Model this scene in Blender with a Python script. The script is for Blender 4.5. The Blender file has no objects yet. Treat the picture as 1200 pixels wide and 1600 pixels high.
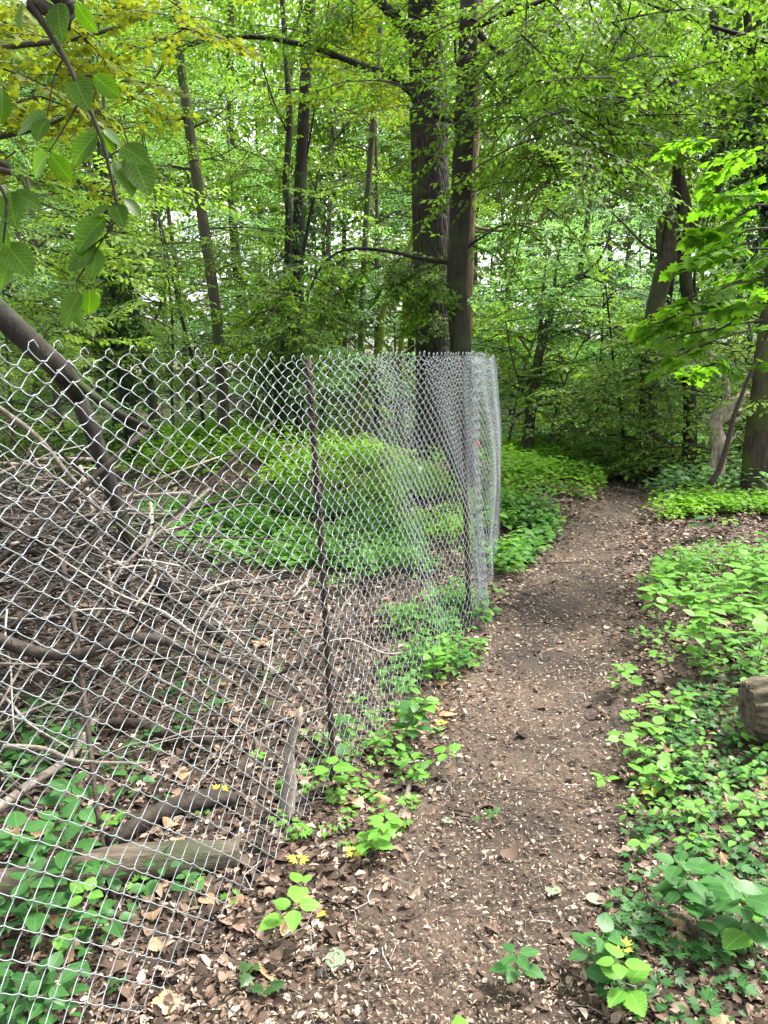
import bpy, math, random
import numpy as np
from mathutils import Vector
R = math.radians
S = bpy.context.scene
COL = S.collection
rs = np.random.RandomState(11)
random.seed(5)

# ------------------------------------------------------------------ camera, sky, sun, exposure
F = 1202.0
PITCH = R(10.8)
CAM = np.array([0.0, 0.0, 1.5])
FWD = np.array([0, math.cos(PITCH), -math.sin(PITCH)])
UPV = np.array([0, math.sin(PITCH), math.cos(PITCH)])
cd = bpy.data.cameras.new('camera'); cam = bpy.data.objects.new('camera', cd); COL.objects.link(cam)
cam.location = CAM; cam.rotation_euler = (R(90) - PITCH, 0, 0)
cd.sensor_fit = 'VERTICAL'; cd.sensor_height = 36; cd.lens = 36 * F / 1600
cd.clip_start = 0.05; cd.clip_end = 900
S.camera = cam

SUN_EL, SUN_AZ = 60, 68          # azimuth measured from +Y towards +X
w = bpy.data.worlds.new('World'); S.world = w; w.use_nodes = True
nt = w.node_tree; bg = nt.nodes['Background']
sky = nt.nodes.new('ShaderNodeTexSky'); sky.sky_type = 'NISHITA'; sky.sun_disc = False
sky.sun_elevation = R(SUN_EL); sky.sun_rotation = R(SUN_AZ)
sky.air_density = 1.0; sky.dust_density = 4.0; sky.ozone_density = 0.6
hs = nt.nodes.new('ShaderNodeHueSaturation'); hs.inputs['Saturation'].default_value = 0.22; hs.inputs['Value'].default_value = 1.0
nt.links.new(sky.outputs[0], hs.inputs['Color']); nt.links.new(hs.outputs[0], bg.inputs[0])
bg.inputs[1].default_value = 0.15
sl = bpy.data.lights.new('sun', 'SUN'); sl.energy = 2.2; sl.angle = R(10); sl.color = (1, .95, .86)
so = bpy.data.objects.new('sun', sl); COL.objects.link(so)
sd = Vector((math.sin(R(SUN_AZ)) * math.cos(R(SUN_EL)), math.cos(R(SUN_AZ)) * math.cos(R(SUN_EL)), math.sin(R(SUN_EL))))
so.rotation_euler = sd.to_track_quat('Z', 'Y').to_euler(); so.location = (3, 4, 20)
S.view_settings.view_transform = 'Standard'; S.view_settings.look = 'None'; S.view_settings.gamma = 1
S.view_settings.use_curve_mapping = False
S.view_settings.exposure = 2.15
cy = S.cycles
cy.max_bounces = 10; cy.diffuse_bounces = 8; cy.transmission_bounces = 6; cy.glossy_bounces = 2; cy.transparent_max_bounces = 4
cy.sample_clamp_indirect = 6
try: cy.use_denoising = True
except Exception: pass

# ------------------------------------------------------------------ geometry maths
def nz(v): return v / np.maximum(np.linalg.norm(v, axis=-1, keepdims=True), 1e-9)
def ray(px, py):
    d = np.array([1.0, 0, 0]) * (px - 600) / F + UPV * (800 - py) / F + FWD
    return d
def pt(px, py, Y):
    d = ray(px, py); return CAM + d * (Y / d[1])
PATH = None
def path_x(y):
    return np.interp(y, [0, 1.6, 2.2, 3.0, 4.2, 5.6, 7.0, 8.5, 10, 11.5, 14, 20], [.05, .14, .40, .66, .99, 1.40, 1.95, 2.75, 3.15, 2.9, 1.6, -1])
def path_w(y):
    return np.interp(y, [0, 1.6, 3, 5, 8, 10, 14], [.33, .37, .41, .41, .37, .33, .28])
def terrain(x, y):
    x = np.asarray(x, float); y = np.asarray(y, float)
    h = .05 * np.sin(x * .9 + .6) * np.sin(y * .55 + 1.0) + .025 * np.sin(x * 2.3 + y * 1.1) + .012 * np.sin(x * 5.1 - y * 3.3 + 1)
    h = h * np.clip((y - .2) / 3, .25, 1)
    d = (x - path_x(y)) / path_w(y)
    h = h - .045 * np.exp(-d ** 4 / 2)
    h = h + .42 * np.exp(-(((x + 2.6) / 2.6) ** 2 + ((y - 11.5) / 2.2) ** 2))
    h = h + .22 * np.exp(-(((x - 1.0) / 1.1) ** 2 + ((y - 9.2) / 1.6) ** 2))
    h = h + .12 * np.exp(-(((x - 2.2) / .7) ** 2 + ((y - 4.2) / 1.3) ** 2))
    h = h + .05 * np.clip(y - 14, 0, 60) * .9 + .35 * np.sin(x * .21 + 2) * np.clip((y - 14) / 12, 0, 1)
    h = h - .35 * np.exp(-(((x - 5.2) / 1.6) ** 2 + ((y - 10.8) / 1.0) ** 2))
    return h
def gnd(px, py):
    d = ray(px, py); t = .3
    while t < 60:
        p = CAM + d * t
        if p[2] <= terrain(p[0], p[1]): break
        t += .01 + t * .002
    p = CAM + d * t; p[2] = float(terrain(p[0], p[1])); return p

def smooth(P, n=6):
    P = np.asarray(P, float)
    if len(P) < 3: 
        t = np.linspace(0, 1, n + 1)[:, None]; return P[0] * (1 - t) + P[-1] * t
    Q = np.vstack([2 * P[0] - P[1], P, 2 * P[-1] - P[-2]]); out = []
    for i in range(1, len(Q) - 2):
        for k in range(n):
            t = k / n; a, b, c, d = Q[i - 1], Q[i], Q[i + 1], Q[i + 2]
            out.append(.5 * ((2 * b) + (-a + c) * t + (2 * a - 5 * b + 4 * c - d) * t * t + (-a + 3 * b - 3 * c + d) * t ** 3))
    out.append(Q[-2]); return np.array(out)

class MB:
    """collects triangles"""
    def __init__(s): s.v = []; s.f = []; s.n = 0; s.uv = []
    def add(s, v, f, uv=None):
        v = np.asarray(v, float).reshape(-1, 3); f = np.asarray(f, int).reshape(-1, 3)
        s.v.append(v); s.f.append(f + s.n); s.n += len(v)
        s.uv.append(uv if uv is not None else np.zeros((len(v), 2)))
    def tube(s, P, r, sides=6, lump=0, cap=True, seed=0, uvs=False):
        P = np.asarray(P, float); n = len(P); r = np.broadcast_to(np.asarray(r, float), (n,)) if np.ndim(r) < 1 or len(np.atleast_1d(r)) == n else np.interp(np.linspace(0, 1, n), np.linspace(0, 1, len(r)), r)
        T = nz(np.gradient(P, axis=0)); ref = np.array([0, 0, 1.0]) if abs(T[:, 2]).mean() < .8 else np.array([1.0, 0, 0])
        A = nz(np.cross(T, ref)); B = np.cross(T, A)
        th = np.arange(sides) * 2 * np.pi / sides
        rr = np.repeat(r[:, None], sides, 1)
        if lump:
            q = np.random.RandomState(seed + 3)
            z = np.linspace(0, 1, n)[:, None] * q.uniform(2, 5)
            for k in (2, 3, 5, 7):
                rr = rr * (1 + lump / (k ** .5) * np.sin(k * th[None] + q.uniform(0, 6) + z * q.uniform(-2.5, 2.5)))
            rr = rr * (1 + q.normal(0, lump * .35, rr.shape))
        V = P[:, None] + A[:, None] * (np.cos(th)[None, :, None] * rr[..., None]) + B[:, None] * (np.sin(th)[None, :, None] * rr[..., None])
        i = np.arange(n - 1)[:, None] * sides; j = np.arange(sides)[None]; j2 = (j + 1) % sides
        a, b, c, d = i + j, i + j2, i + sides + j2, i + sides + j
        f = np.concatenate([np.stack([a, b, c], -1).reshape(-1, 3), np.stack([a, c, d], -1).reshape(-1, 3)])
        V = V.reshape(-1, 3)
        if cap:
            V = np.vstack([V, P[0], P[-1]]); k = len(V)
            jj = np.arange(sides); j2 = (jj + 1) % sides
            f = np.vstack([f, np.stack([j2, jj, np.full(sides, k - 2)], -1), np.stack([(n - 1) * sides + jj, (n - 1) * sides + j2, np.full(sides, k - 1)], -1)])
        s.add(V, f)
    def leaves(s, tv, tf, P, D, N, sc):
        """template instances: local x along D, z along N"""
        if len(P) == 0: return
        D = nz(D); Y = nz(np.cross(N, D)); Z = np.cross(D, Y)
        sc = np.broadcast_to(np.asarray(sc, float), (len(P),))
        V = P[:, None] + (D[:, None] * tv[None, :, 0:1] + Y[:, None] * tv[None, :, 1:2] + Z[:, None] * tv[None, :, 2:3]) * sc[:, None, None]
        f = tf[None] + (np.arange(len(P)) * len(tv))[:, None, None]
        s.add(V.reshape(-1, 3), f.reshape(-1, 3), np.tile(tv[:, :2], (len(P), 1)))
    def mesh(s, name, mat, base=(0, 0, 0), sm=False):
        v = (np.vstack(s.v) - np.asarray(base, float)).astype(np.float32); f = np.vstack(s.f).astype(np.int32)
        me = bpy.data.meshes.new(name)
        me.vertices.add(len(v)); me.vertices.foreach_set('co', v.ravel())
        me.loops.add(len(f) * 3); me.loops.foreach_set('vertex_index', f.ravel())
        me.polygons.add(len(f)); me.polygons.foreach_set('loop_start', np.arange(0, len(f) * 3, 3, dtype=np.int32))
        me.polygons.foreach_set('loop_total', np.full(len(f), 3, np.int32))
        if sm: me.polygons.foreach_set('use_smooth', np.ones(len(f), bool))
        uv = np.vstack(s.uv)
        if uv.any():
            l = me.uv_layers.new(name='UVMap'); l.data.foreach_set('uv', uv[f.ravel()].astype(np.float32).ravel())
        me.update(calc_edges=True); me.materials.append(mat)
        return me

def put(name, data, parent=None, loc=(0, 0, 0), **kw):
    o = bpy.data.objects.new(name, data); COL.objects.link(o); o.location = loc
    if parent is not None: o.parent = parent
    for k, v in kw.items():
        if v: o[k] = v
    return o
def thing(name, label, cat, loc, group=None):
    return put(name, None, None, tuple(float(c) for c in loc), label=label, category=cat, group=group)
def part(name, mb, mat, parent, base=(0, 0, 0), sm=True, **kw):
    return put(name, mb.mesh(name, mat, base, sm), parent, **kw)

# leaf templates (x along length 0..1)
def tri_fan_leaf(outline, fold=.12, curl=.12):
    """outline: half outline list (x,y); midrib vertices at same x"""
    o = np.array(outline); k = len(o)
    mid = np.stack([o[:, 0], np.zeros(k), -curl * (o[:, 0] - .35) ** 2 * 2], 1)
    L = np.stack([o[:, 0], o[:, 1], mid[:, 2] + fold * o[:, 1]], 1)
    Rr = L * [1, -1, 1]
    v = np.vstack([mid, L, Rr]); f = []
    for i in range(k - 1):
        f += [[i, k + i + 1, k + i], [i, i + 1, k + i + 1], [i, 2 * k + i, 2 * k + i + 1], [i, 2 * k + i + 1, i + 1]]
    f = [t for t in f if len({tuple(np.round(v[q], 5)) for q in t}) == 3]
    return v, np.array(f)
LQ = (np.array([[0, 0, 0], [.45, .30, .07], [1, 0, -.10], [.45, -.30, .07]]), np.array([[0, 1, 2], [0, 2, 3]]))
LQR = (np.array([[0, 0, 0], [.42, .40, .06], [1, 0, -.12], [.42, -.40, .06]]), np.array([[0, 1, 2], [0, 2, 3]]))
LOV = tri_fan_leaf([(0, 0), (.18, .24), (.45, .33), (.75, .20), (1, 0)], .25, .15)
LWIDE = tri_fan_leaf([(0, 0), (.10, .28), (.35, .42), (.65, .32), (.88, .12), (1, 0)], .2, .2)
def star():
    pts = [(0, 0), (.02, .22), (-.02, .46), (.2, .36), (.34, .58), (.46, .3), (.62, .36), (.72, .16), (1, 0)]
    o = pts + [(x, -y) for x, y in pts[-2:0:-1]]
    v = [(.35, 0, .03)] + [(x, y, -.18 * abs(y) - .1 * max(0, x - .6)) for x, y in o]
    n = len(o); f = [[0, 1 + (i + 1) % n, 1 + i] for i in range(n)]
    return np.array(v, float), np.array(f)
LMAPLE = star()
def pleat():
    n = 9; xs = np.linspace(0, 1, n * 2 + 1); v = []; f = []
    wd = .33 * np.sin(np.pi * xs ** .85) ** .75; wd[0] = 0; wd[-1] = 0
    for i, x in enumerate(xs):
        z0 = -.25 * (x - .3) ** 2; up = .018 if i % 2 else -.012
        v += [(x, 0, z0), (x + .05 * wd[i] + (0.012 if i % 2 else 0), wd[i] * (1.04 if i % 2 else .97), z0 + .2 * wd[i] + up),
              (x + .05 * wd[i] + (0.012 if i % 2 else 0), -wd[i] * (1.04 if i % 2 else .97), z0 + .2 * wd[i] + up)]
    for i in range(len(xs) - 1):
        a, b = 3 * i, 3 * i + 3
        f += [[a, b + 1, a + 1], [a, b, b + 1], [a, a + 2, b + 2], [a, b + 2, b]]
    return np.array(v), np.array(f)
LPLEAT = pleat()

# ------------------------------------------------------------------ materials
def newmat(name):
    m = bpy.data.materials.new(name); m.use_nodes = True; t = m.node_tree
    return m, t, t.nodes, t.links, t.nodes['Principled BSDF']
def rgb(c): return (c[0], c[1], c[2], 1)
def leafmat(name, a, b, tr, trf=.45, rough=.6, veins=False, spec=.2, c=None):
    m, t, N, L, bs = newmat(name)
    g = N.new('ShaderNodeNewGeometry'); oi = N.new('ShaderNodeObjectInfo')
    ad = N.new('ShaderNodeMath'); ad.operation = 'MULTIPLY_ADD'; ad.inputs[1].default_value = .65
    L.new(g.outputs['Random Per Island'], ad.inputs[0])
    ob = N.new('ShaderNodeMath'); ob.operation = 'MULTIPLY'; ob.inputs[1].default_value = .35; L.new(oi.outputs['Random'], ob.inputs[0]); L.new(ob.outputs[0], ad.inputs[2])
    tc0 = N.new('ShaderNodeTexCoord'); n0 = N.new('ShaderNodeTexNoise'); n0.inputs['Scale'].default_value = 1.1; n0.inputs['Detail'].default_value = 2; L.new(tc0.outputs['Object'], n0.inputs[0])
    a2 = N.new('ShaderNodeMath'); a2.operation = 'MULTIPLY_ADD'; a2.inputs[1].default_value = 1.3; L.new(n0.outputs[0], a2.inputs[0]); a3 = N.new('ShaderNodeMath'); a3.operation = 'SUBTRACT'; a3.inputs[1].default_value = .65; L.new(ad.outputs[0], a3.inputs[0]); L.new(a3.outputs[0], a2.inputs[2]); ad = a2
    r = N.new('ShaderNodeValToRGB'); L.new(ad.outputs[0], r.inputs[0])
    r.color_ramp.elements[0].color = rgb(a); r.color_ramp.elements[1].color = rgb(b); r.color_ramp.elements[0].position = .1; r.color_ramp.elements[1].position = .9
    if c is not None:
        e = r.color_ramp.elements.new(.97); e.color = rgb(c)
    col = r.outputs[0]
    # fine mottling
    tc = N.new('ShaderNodeTexCoord'); no = N.new('ShaderNodeTexNoise'); no.inputs['Scale'].default_value = 14; no.inputs['Detail'].default_value = 4
    L.new(tc.outputs['Object'], no.inputs[0])
    mx = N.new('ShaderNodeMix'); mx.data_type = 'RGBA'; mx.blend_type = 'MULTIPLY'; mx.inputs[0].default_value = .5
    rr = N.new('ShaderNodeMapRange'); rr.inputs[1].default_value = .3; rr.inputs[2].default_value = .7; rr.inputs[3].default_value = .7; rr.inputs[4].default_value = 1.3; L.new(no.outputs[0], rr.inputs[0])
    L.new(col, mx.inputs[6]); L.new(rr.outputs[0], mx.inputs[7]); col = mx.outputs[2]
    if veins:
        uv = N.new('ShaderNodeUVMap'); sp = N.new('ShaderNodeSeparateXYZ'); L.new(uv.outputs[0], sp.inputs[0])
        ay = N.new('ShaderNodeMath'); ay.operation = 'ABSOLUTE'; L.new(sp.outputs[1], ay.inputs[0])
        q = N.new('ShaderNodeMath'); q.operation = 'MULTIPLY_ADD'; q.inputs[1].default_value = -.9; L.new(ay.outputs[0], q.inputs[0]); L.new(sp.outputs[0], q.inputs[2])
        fr = N.new('ShaderNodeMath'); fr.operation = 'MULTIPLY'; fr.inputs[1].default_value = 9 * 2 * math.pi; L.new(q.outputs[0], fr.inputs[0])
        cs = N.new('ShaderNodeMath'); cs.operation = 'COSINE'; L.new(fr.outputs[0], cs.inputs[0])
        gt = N.new('ShaderNodeMapRange'); gt.inputs[1].default_value = .86; gt.inputs[2].default_value = 1; L.new(cs.outputs[0], gt.inputs[0])
        md = N.new('ShaderNodeMapRange'); md.inputs[1].default_value = .022; md.inputs[2].default_value = .008; L.new(ay.outputs[0], md.inputs[0])
        mm = N.new('ShaderNodeMath'); mm.operation = 'MAXIMUM'; L.new(gt.outputs[0], mm.inputs[0]); L.new(md.outputs[0], mm.inputs[1])
        m2 = N.new('ShaderNodeMix'); m2.data_type = 'RGBA'; m2.inputs[7].default_value = rgb([min(1, x * 1.5 + .02) for x in b])
        mf = N.new('ShaderNodeMath'); mf.operation = 'MULTIPLY'; mf.inputs[1].default_value = .55; L.new(mm.outputs[0], mf.inputs[0])
        L.new(mf.outputs[0], m2.inputs[0]); L.new(col, m2.inputs[6]); col = m2.outputs[2]
    L.new(col, bs.inputs['Base Color']); bs.inputs['Roughness'].default_value = rough
    bs.inputs['Specular IOR Level'].default_value = spec
    tl = N.new('ShaderNodeBsdfTranslucent'); tm = N.new('ShaderNodeMix'); tm.data_type = 'RGBA'; tm.blend_type = 'MULTIPLY'; tm.inputs[0].default_value = 1
    L.new(col, tm.inputs[6]); tm.inputs[7].default_value = rgb(tr); L.new(tm.outputs[2], tl.inputs[0])
    ms = N.new('ShaderNodeMixShader'); ms.inputs[0].default_value = trf
    L.new(bs.outputs[0], ms.inputs[1]); L.new(tl.outputs[0], ms.inputs[2]); L.new(ms.outputs[0], N['Material Output'].inputs[0])
    return m
def barkmat(name, a, b, scale=(9, 9, 2), bump=.5, moss=None, mossamt=.5, dist=.02, rough=.85, furrow=0):
    m, t, N, L, bs = newmat(name)
    tc = N.new('ShaderNodeTexCoord'); mp = N.new('ShaderNodeMapping'); mp.inputs['Scale'].default_value = scale; L.new(tc.outputs['Object'], mp.inputs[0])
    n1 = N.new('ShaderNodeTexNoise'); n1.inputs['Scale'].default_value = 3; n1.inputs['Detail'].default_value = 8; n1.inputs['Roughness'].default_value = .65; L.new(mp.outputs[0], n1.inputs[0])
    r = N.new('ShaderNodeValToRGB'); r.color_ramp.elements[0].color = rgb(a); r.color_ramp.elements[1].color = rgb(b); r.color_ramp.elements[0].position = .32; r.color_ramp.elements[1].position = .68; L.new(n1.outputs[0], r.inputs[0])
    col = r.outputs[0]; hgt = n1.outputs[0]
    if furrow:
        vo = N.new('ShaderNodeTexVoronoi'); vo.feature = 'DISTANCE_TO_EDGE'; vo.inputs['Scale'].default_value = furrow; L.new(mp.outputs[0], vo.inputs[0])
        fr = N.new('ShaderNodeMapRange'); fr.inputs[1].default_value = 0; fr.inputs[2].default_value = .25; L.new(vo.outputs[0], fr.inputs[0])
        ad = N.new('ShaderNodeMath'); ad.operation = 'ADD'; L.new(fr.outputs[0], ad.inputs[0]); L.new(n1.outputs[0], ad.inputs[1]); hgt = ad.outputs[0]
    if moss:
        n2 = N.new('ShaderNodeTexNoise'); n2.inputs['Scale'].default_value = 2.2; n2.inputs['Detail'].default_value = 6; L.new(tc.outputs['Object'], n2.inputs[0])
        rg = N.new('ShaderNodeMapRange'); rg.inputs[1].default_value = .62 - mossamt * .3; rg.inputs[2].default_value = .78 - mossamt * .3; L.new(n2.outputs[0], rg.inputs[0])
        mx = N.new('ShaderNodeMix'); mx.data_type = 'RGBA'; mx.inputs[7].default_value = rgb(moss); L.new(rg.outputs[0], mx.inputs[0]); L.new(col, mx.inputs[6]); col = mx.outputs[2]
    L.new(col, bs.inputs['Base Color']); bs.inputs['Roughness'].default_value = rough; bs.inputs['Specular IOR Level'].default_value = .25
    bp = N.new('ShaderNodeBump'); bp.inputs['Strength'].default_value = bump; bp.inputs['Distance'].default_value = dist; L.new(hgt, bp.inputs['Height']); L.new(bp.outputs[0], bs.inputs['Normal'])
    return m
def islandmat(name, stops, rough=.8, tr=.0, spec=.2):
    m, t, N, L, bs = newmat(name)
    g = N.new('ShaderNodeNewGeometry'); r = N.new('ShaderNodeValToRGB'); L.new(g.outputs['Random Per Island'], r.inputs[0])
    e = r.color_ramp.elements; e[0].position = stops[0][0]; e[0].color = rgb(stops[0][1]); e[1].position = stops[-1][0]; e[1].color = rgb(stops[-1][1])
    for p, c in stops[1:-1]: q = e.new(p); q.color = rgb(c)
    L.new(r.outputs[0], bs.inputs['Base Color']); bs.inputs['Roughness'].default_value = rough; bs.inputs['Specular IOR Level'].default_value = spec
    return m

M = {}
M['soil'], t, N, L, bs = newmat('forest_soil')
tc = N.new('ShaderNodeTexCoord')
n1 = N.new('ShaderNodeTexNoise'); n1.inputs['Scale'].default_value = 1.6; n1.inputs['Detail'].default_value = 8; L.new(tc.outputs['Object'], n1.inputs[0])
n2 = N.new('ShaderNodeTexNoise'); n2.inputs['Scale'].default_value = 55; n2.inputs['Detail'].default_value = 8; n2.inputs['Roughness'].default_value = .7; L.new(tc.outputs['Object'], n2.inputs[0])
r1 = N.new('ShaderNodeValToRGB'); r1.color_ramp.elements[0].color = rgb((.024, .017, .012)); r1.color_ramp.elements[1].color = rgb((.090, .066, .049)); r1.color_ramp.elements[0].position = .35; r1.color_ramp.elements[1].position = .65; L.new(n1.outputs[0], r1.inputs[0])
r2 = N.new('ShaderNodeValToRGB'); r2.color_ramp.elements[0].color = rgb((.6, .55, .5)); r2.color_ramp.elements[1].color = rgb((1.7, 1.6, 1.45)); r2.color_ramp.elements[0].position = .4; r2.color_ramp.elements[1].position = .66; L.new(n2.outputs[0], r2.inputs[0])
mx = N.new('ShaderNodeMix'); mx.data_type = 'RGBA'; mx.blend_type = 'MULTIPLY'; mx.inputs[0].default_value = 1; L.new(r1.outputs[0], mx.inputs[6]); L.new(r2.outputs[0], mx.inputs[7]); L.new(mx.outputs[2], bs.inputs['Base Color'])
bp = N.new('ShaderNodeBump'); bp.inputs['Strength'].default_value = .9; bp.inputs['Distance'].default_value = .015; L.new(n2.outputs[0], bp.inputs['Height']); L.new(bp.outputs[0], bs.inputs['Normal']); bs.inputs['Roughness'].default_value = .9

M['litter'] = islandmat('leaf_litter', [(0, (.022, .015, .011)), (.35, (.065, .042, .030)), (.65, (.135, .090, .066)), (.85, (.25, .18, .14)), (1, (.42, .34, .275))])
M['matted'] = islandmat('matted_leaf', [(0, (.02, .014, .010)), (.4, (.052, .034, .025)), (.8, (.115, .078, .056)), (1, (.23, .17, .13))])
M['chips'] = islandmat('bud_scales', [(0, (.05, .033, .024)), (.45, (.15, .108, .08)), (.75, (.29, .215, .155)), (1, (.52, .44, .34))])
M['twig'] = islandmat('twig_bark', [(0, (.018, .015, .013)), (.5, (.045, .038, .033)), (.8, (.13, .115, .10)), (1, (.38, .35, .32))])
M['treetwig'] = barkmat('tree_twig_bark', (.015, .013, .01), (.05, .042, .03), (5, 5, 5), .2)
M['bark_dark'] = barkmat('dark_bark', (.008, .007, .006), (.032, .026, .021), (10, 10, 2), .7, (.035, .05, .015), .35)
M['bark_grey'] = barkmat('grey_bark', (.03, .027, .020), (.10, .088, .062), (8, 8, 2.4), .5, (.05, .065, .025), .55)
M['bark_big'] = barkmat('furrowed_bark', (.010, .009, .007), (.046, .038, .030), (7, 7, 1.6), .9, (.04, .055, .018), .4, .03, furrow=3)
M['bark_moss'] = barkmat('mossy_bark', (.04, .035, .02), (.10, .09, .05), (8, 8, 3), .6, (.12, .15, .02), 1.0)
M['bark_old'] = barkmat('old_bark', (.015, .012, .009), (.06, .05, .035), (8, 8, 2), .8, (.06, .08, .015), .6)
M['bark_red'] = barkmat('reddish_bark', (.07, .045, .028), (.20, .14, .09), (10, 10, 2), .5)
M['stick_pale'] = barkmat('pale_stick_wood', (.09, .075, .06), (.30, .255, .21), (12, 12, 12), .5)
M['bark_pale'] = barkmat('pale_dead_wood', (.12, .10, .08), (.46, .40, .32), (10, 10, 3), .6)
M['wood_grey'] = barkmat('weathered_wood', (.03, .024, .018), (.17, .135, .10), (2.2, 12, 12), 1.0, (.05, .06, .03), .35)
M['stick_dark'] = barkmat('dark_stick_bark', (.016, .012, .010), (.065, .052, .041), (12, 12, 12), .5)
M['stick_grey'] = barkmat('grey_stick_bark', (.045, .038, .032), (.17, .145, .12), (12, 12, 12), .5)
M['stump'] = barkmat('oak_stump_bark', (.02, .017, .010), (.17, .145, .095), (3, 12, 12), 1.0, (.07, .08, .03), .35, .03)
# foliage
M['leaf_horn'] = leafmat('hornbeam_leaf', (.040, .085, .012), (.115, .20, .028), (1.9, 2.1, .8))
M['leaf_mid'] = leafmat('understory_leaf', (.085, .15, .03), (.20, .31, .065), (1.8, 2.0, .8))
M['leaf_cool'] = leafmat('shade_leaf', (.085, .17, .075), (.20, .33, .15), (1.6, 2.0, .9))
M['leaf_yel'] = leafmat('yellow_maple_leaf', (.07, .105, .014), (.15, .18, .025), (1.9, 1.85, .6))
M['leaf_maple'] = leafmat('maple_leaf', (.06, .135, .014), (.13, .25, .03), (1.8, 2.1, .6), .5, .7, spec=.15)
M['leaf_dark'] = leafmat('ivy_leaf', (.012, .035, .010), (.035, .085, .020), (1.2, 1.5, .6), .2, .35)
M['leaf_near'] = leafmat('overhanging_leaf', (.022, .055, .006), (.050, .105, .010), (2.5, 2.7, .5), .45, .42, True)
M['leaf_bright'] = leafmat('bright_ground_leaf', (.09, .21, .018), (.18, .34, .028), (1.5, 1.7, .6), .4)
M['leaf_ground'] = leafmat('ground_cover_leaf', (.042, .125, .024), (.115, .26, .045), (1.5, 1.8, .7), .35)
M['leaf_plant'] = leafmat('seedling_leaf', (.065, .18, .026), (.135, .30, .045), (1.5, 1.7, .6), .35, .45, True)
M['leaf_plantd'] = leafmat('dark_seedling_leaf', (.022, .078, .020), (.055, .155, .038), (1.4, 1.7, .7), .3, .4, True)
M['leaf_yellowing'] = leafmat('yellowing_leaf', (.30, .33, .05), (.48, .44, .07), (1.3, 1.2, .6), .3)
M['stem'] = leafmat('plant_stem', (.06, .10, .03), (.12, .14, .05), (1, 1, 1), .1)
M['palelf'] = leafmat('pale_leaf_underside', (.12, .16, .10), (.19, .23, .155), (1, 1, 1), .15, .7, True)
M['tanleaf'] = leafmat('dry_tan_leaf', (.18, .10, .055), (.38, .26, .16), (1.2, 1, .7), .15, .7, True)
m, t, N, L, bs = newmat('galvanised_wire'); M['wire'] = m
bs.inputs['Base Color'].default_value = (.46, .49, .50, 1); bs.inputs['Metallic'].default_value = .15; bs.inputs['Roughness'].default_value = .38
tc = N.new('ShaderNodeTexCoord'); n1 = N.new('ShaderNodeTexNoise'); n1.inputs['Scale'].default_value = 30; L.new(tc.outputs['Object'], n1.inputs[0])
r1 = N.new('ShaderNodeValToRGB'); r1.color_ramp.elements[0].color = rgb((.13, .16, .165)); r1.color_ramp.elements[1].color = rgb((.44, .48, .50)); L.new(n1.outputs[0], r1.inputs[0]); L.new(r1.outputs[0], bs.inputs['Base Color'])
M['rust'] = barkmat('rusty_steel', (.012, .009, .008), (.055, .032, .024), (20, 20, 20), .4, rough=.75, dist=.003)
m, t, N, L, bs = newmat('red_tape'); M['red'] = m; bs.inputs['Base Color'].default_value = (.6, .02, .03, 1)
m, t, N, L, bs = newmat('white_plastic'); M['white'] = m; bs.inputs['Base Color'].default_value = (.75, .78, .74, 1)

# ------------------------------------------------------------------ ground
def axis(lo, hi, c, n, k):
    u = np.linspace(-1, 1, n); s = np.sinh(u * k) / np.sinh(k)
    return np.where(s < 0, c + s * (c - lo), c + s * (hi - c))
gx = axis(-160, 160, .2, 420, 6.2); gy = axis(-60, 220, 2.6, 460, 6.2)
X, Y = np.meshgrid(gx, gy); Z = terrain(X, Y)
near = np.exp(-((X - .2) ** 2 + (Y - 3) ** 2) / 40)
Z += near * (.006 * np.sin(X * 23 + np.sin(Y * 17) * 2) * np.sin(Y * 21 + X * 5) + rs.normal(0, .0035, X.shape))
nxx, nyy = len(gx), len(gy)
i = (np.arange(nyy - 1)[:, None] * nxx + np.arange(nxx - 1)[None]).ravel()
mb = MB(); mb.add(np.stack([X, Y, Z], -1).reshape(-1, 3), np.concatenate([np.stack([i, i + 1, i + nxx + 1], -1), np.stack([i, i + nxx + 1, i + nxx], -1)]))
put('ground', mb.mesh('ground', M['soil'], sm=True), kind='structure')

def inpoly(px, py, poly):
    poly = np.array(poly); ins = np.zeros(len(px), bool); j = len(poly) - 1
    for i in range(len(poly)):
        xi, yi = poly[i]; xj, yj = poly[j]
        c = ((yi > py) != (yj > py)) & (px < (xj - xi) * (py - yi) / (yj - yi + 1e-12) + xi); ins ^= c; j = i
    return ins
def region(pxpoly, n, q):
    W = np.array([gnd(*p)[:2] for p in pxpoly]); lo, hi = W.min(0), W.max(0); out = np.zeros((0, 2))
    while len(out) < n:
        c = q.uniform(lo, hi, (n * 3, 2)); out = np.vstack([out, c[inpoly(c[:, 0], c[:, 1], W)]])
    return out[:n]
def clump(P, q, f=1.3, thr=.0):
    ph = q.uniform(0, 6, 6)
    v = np.sin(P[:, 0] * f * 2.1 + ph[0] + 1.5 * np.sin(P[:, 1] * f + ph[1])) * np.sin(P[:, 1] * f * 2.3 + ph[2]) + .5 * np.sin(P[:, 0] * f * 5 + ph[3]) * np.sin(P[:, 1] * f * 4.7 + ph[4])
    return v > thr

# fence frame
P1 = np.array([-.186, 2.55]); P2 = np.array([.536, 4.40]); P3 = np.array([.93, 6.15])
d12 = (P2 - P1) / np.linalg.norm(P2 - P1)
P0 = P1 - d12 * 2.2
FN = np.array([-d12[1], d12[0]])         # towards the wood (left)

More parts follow.
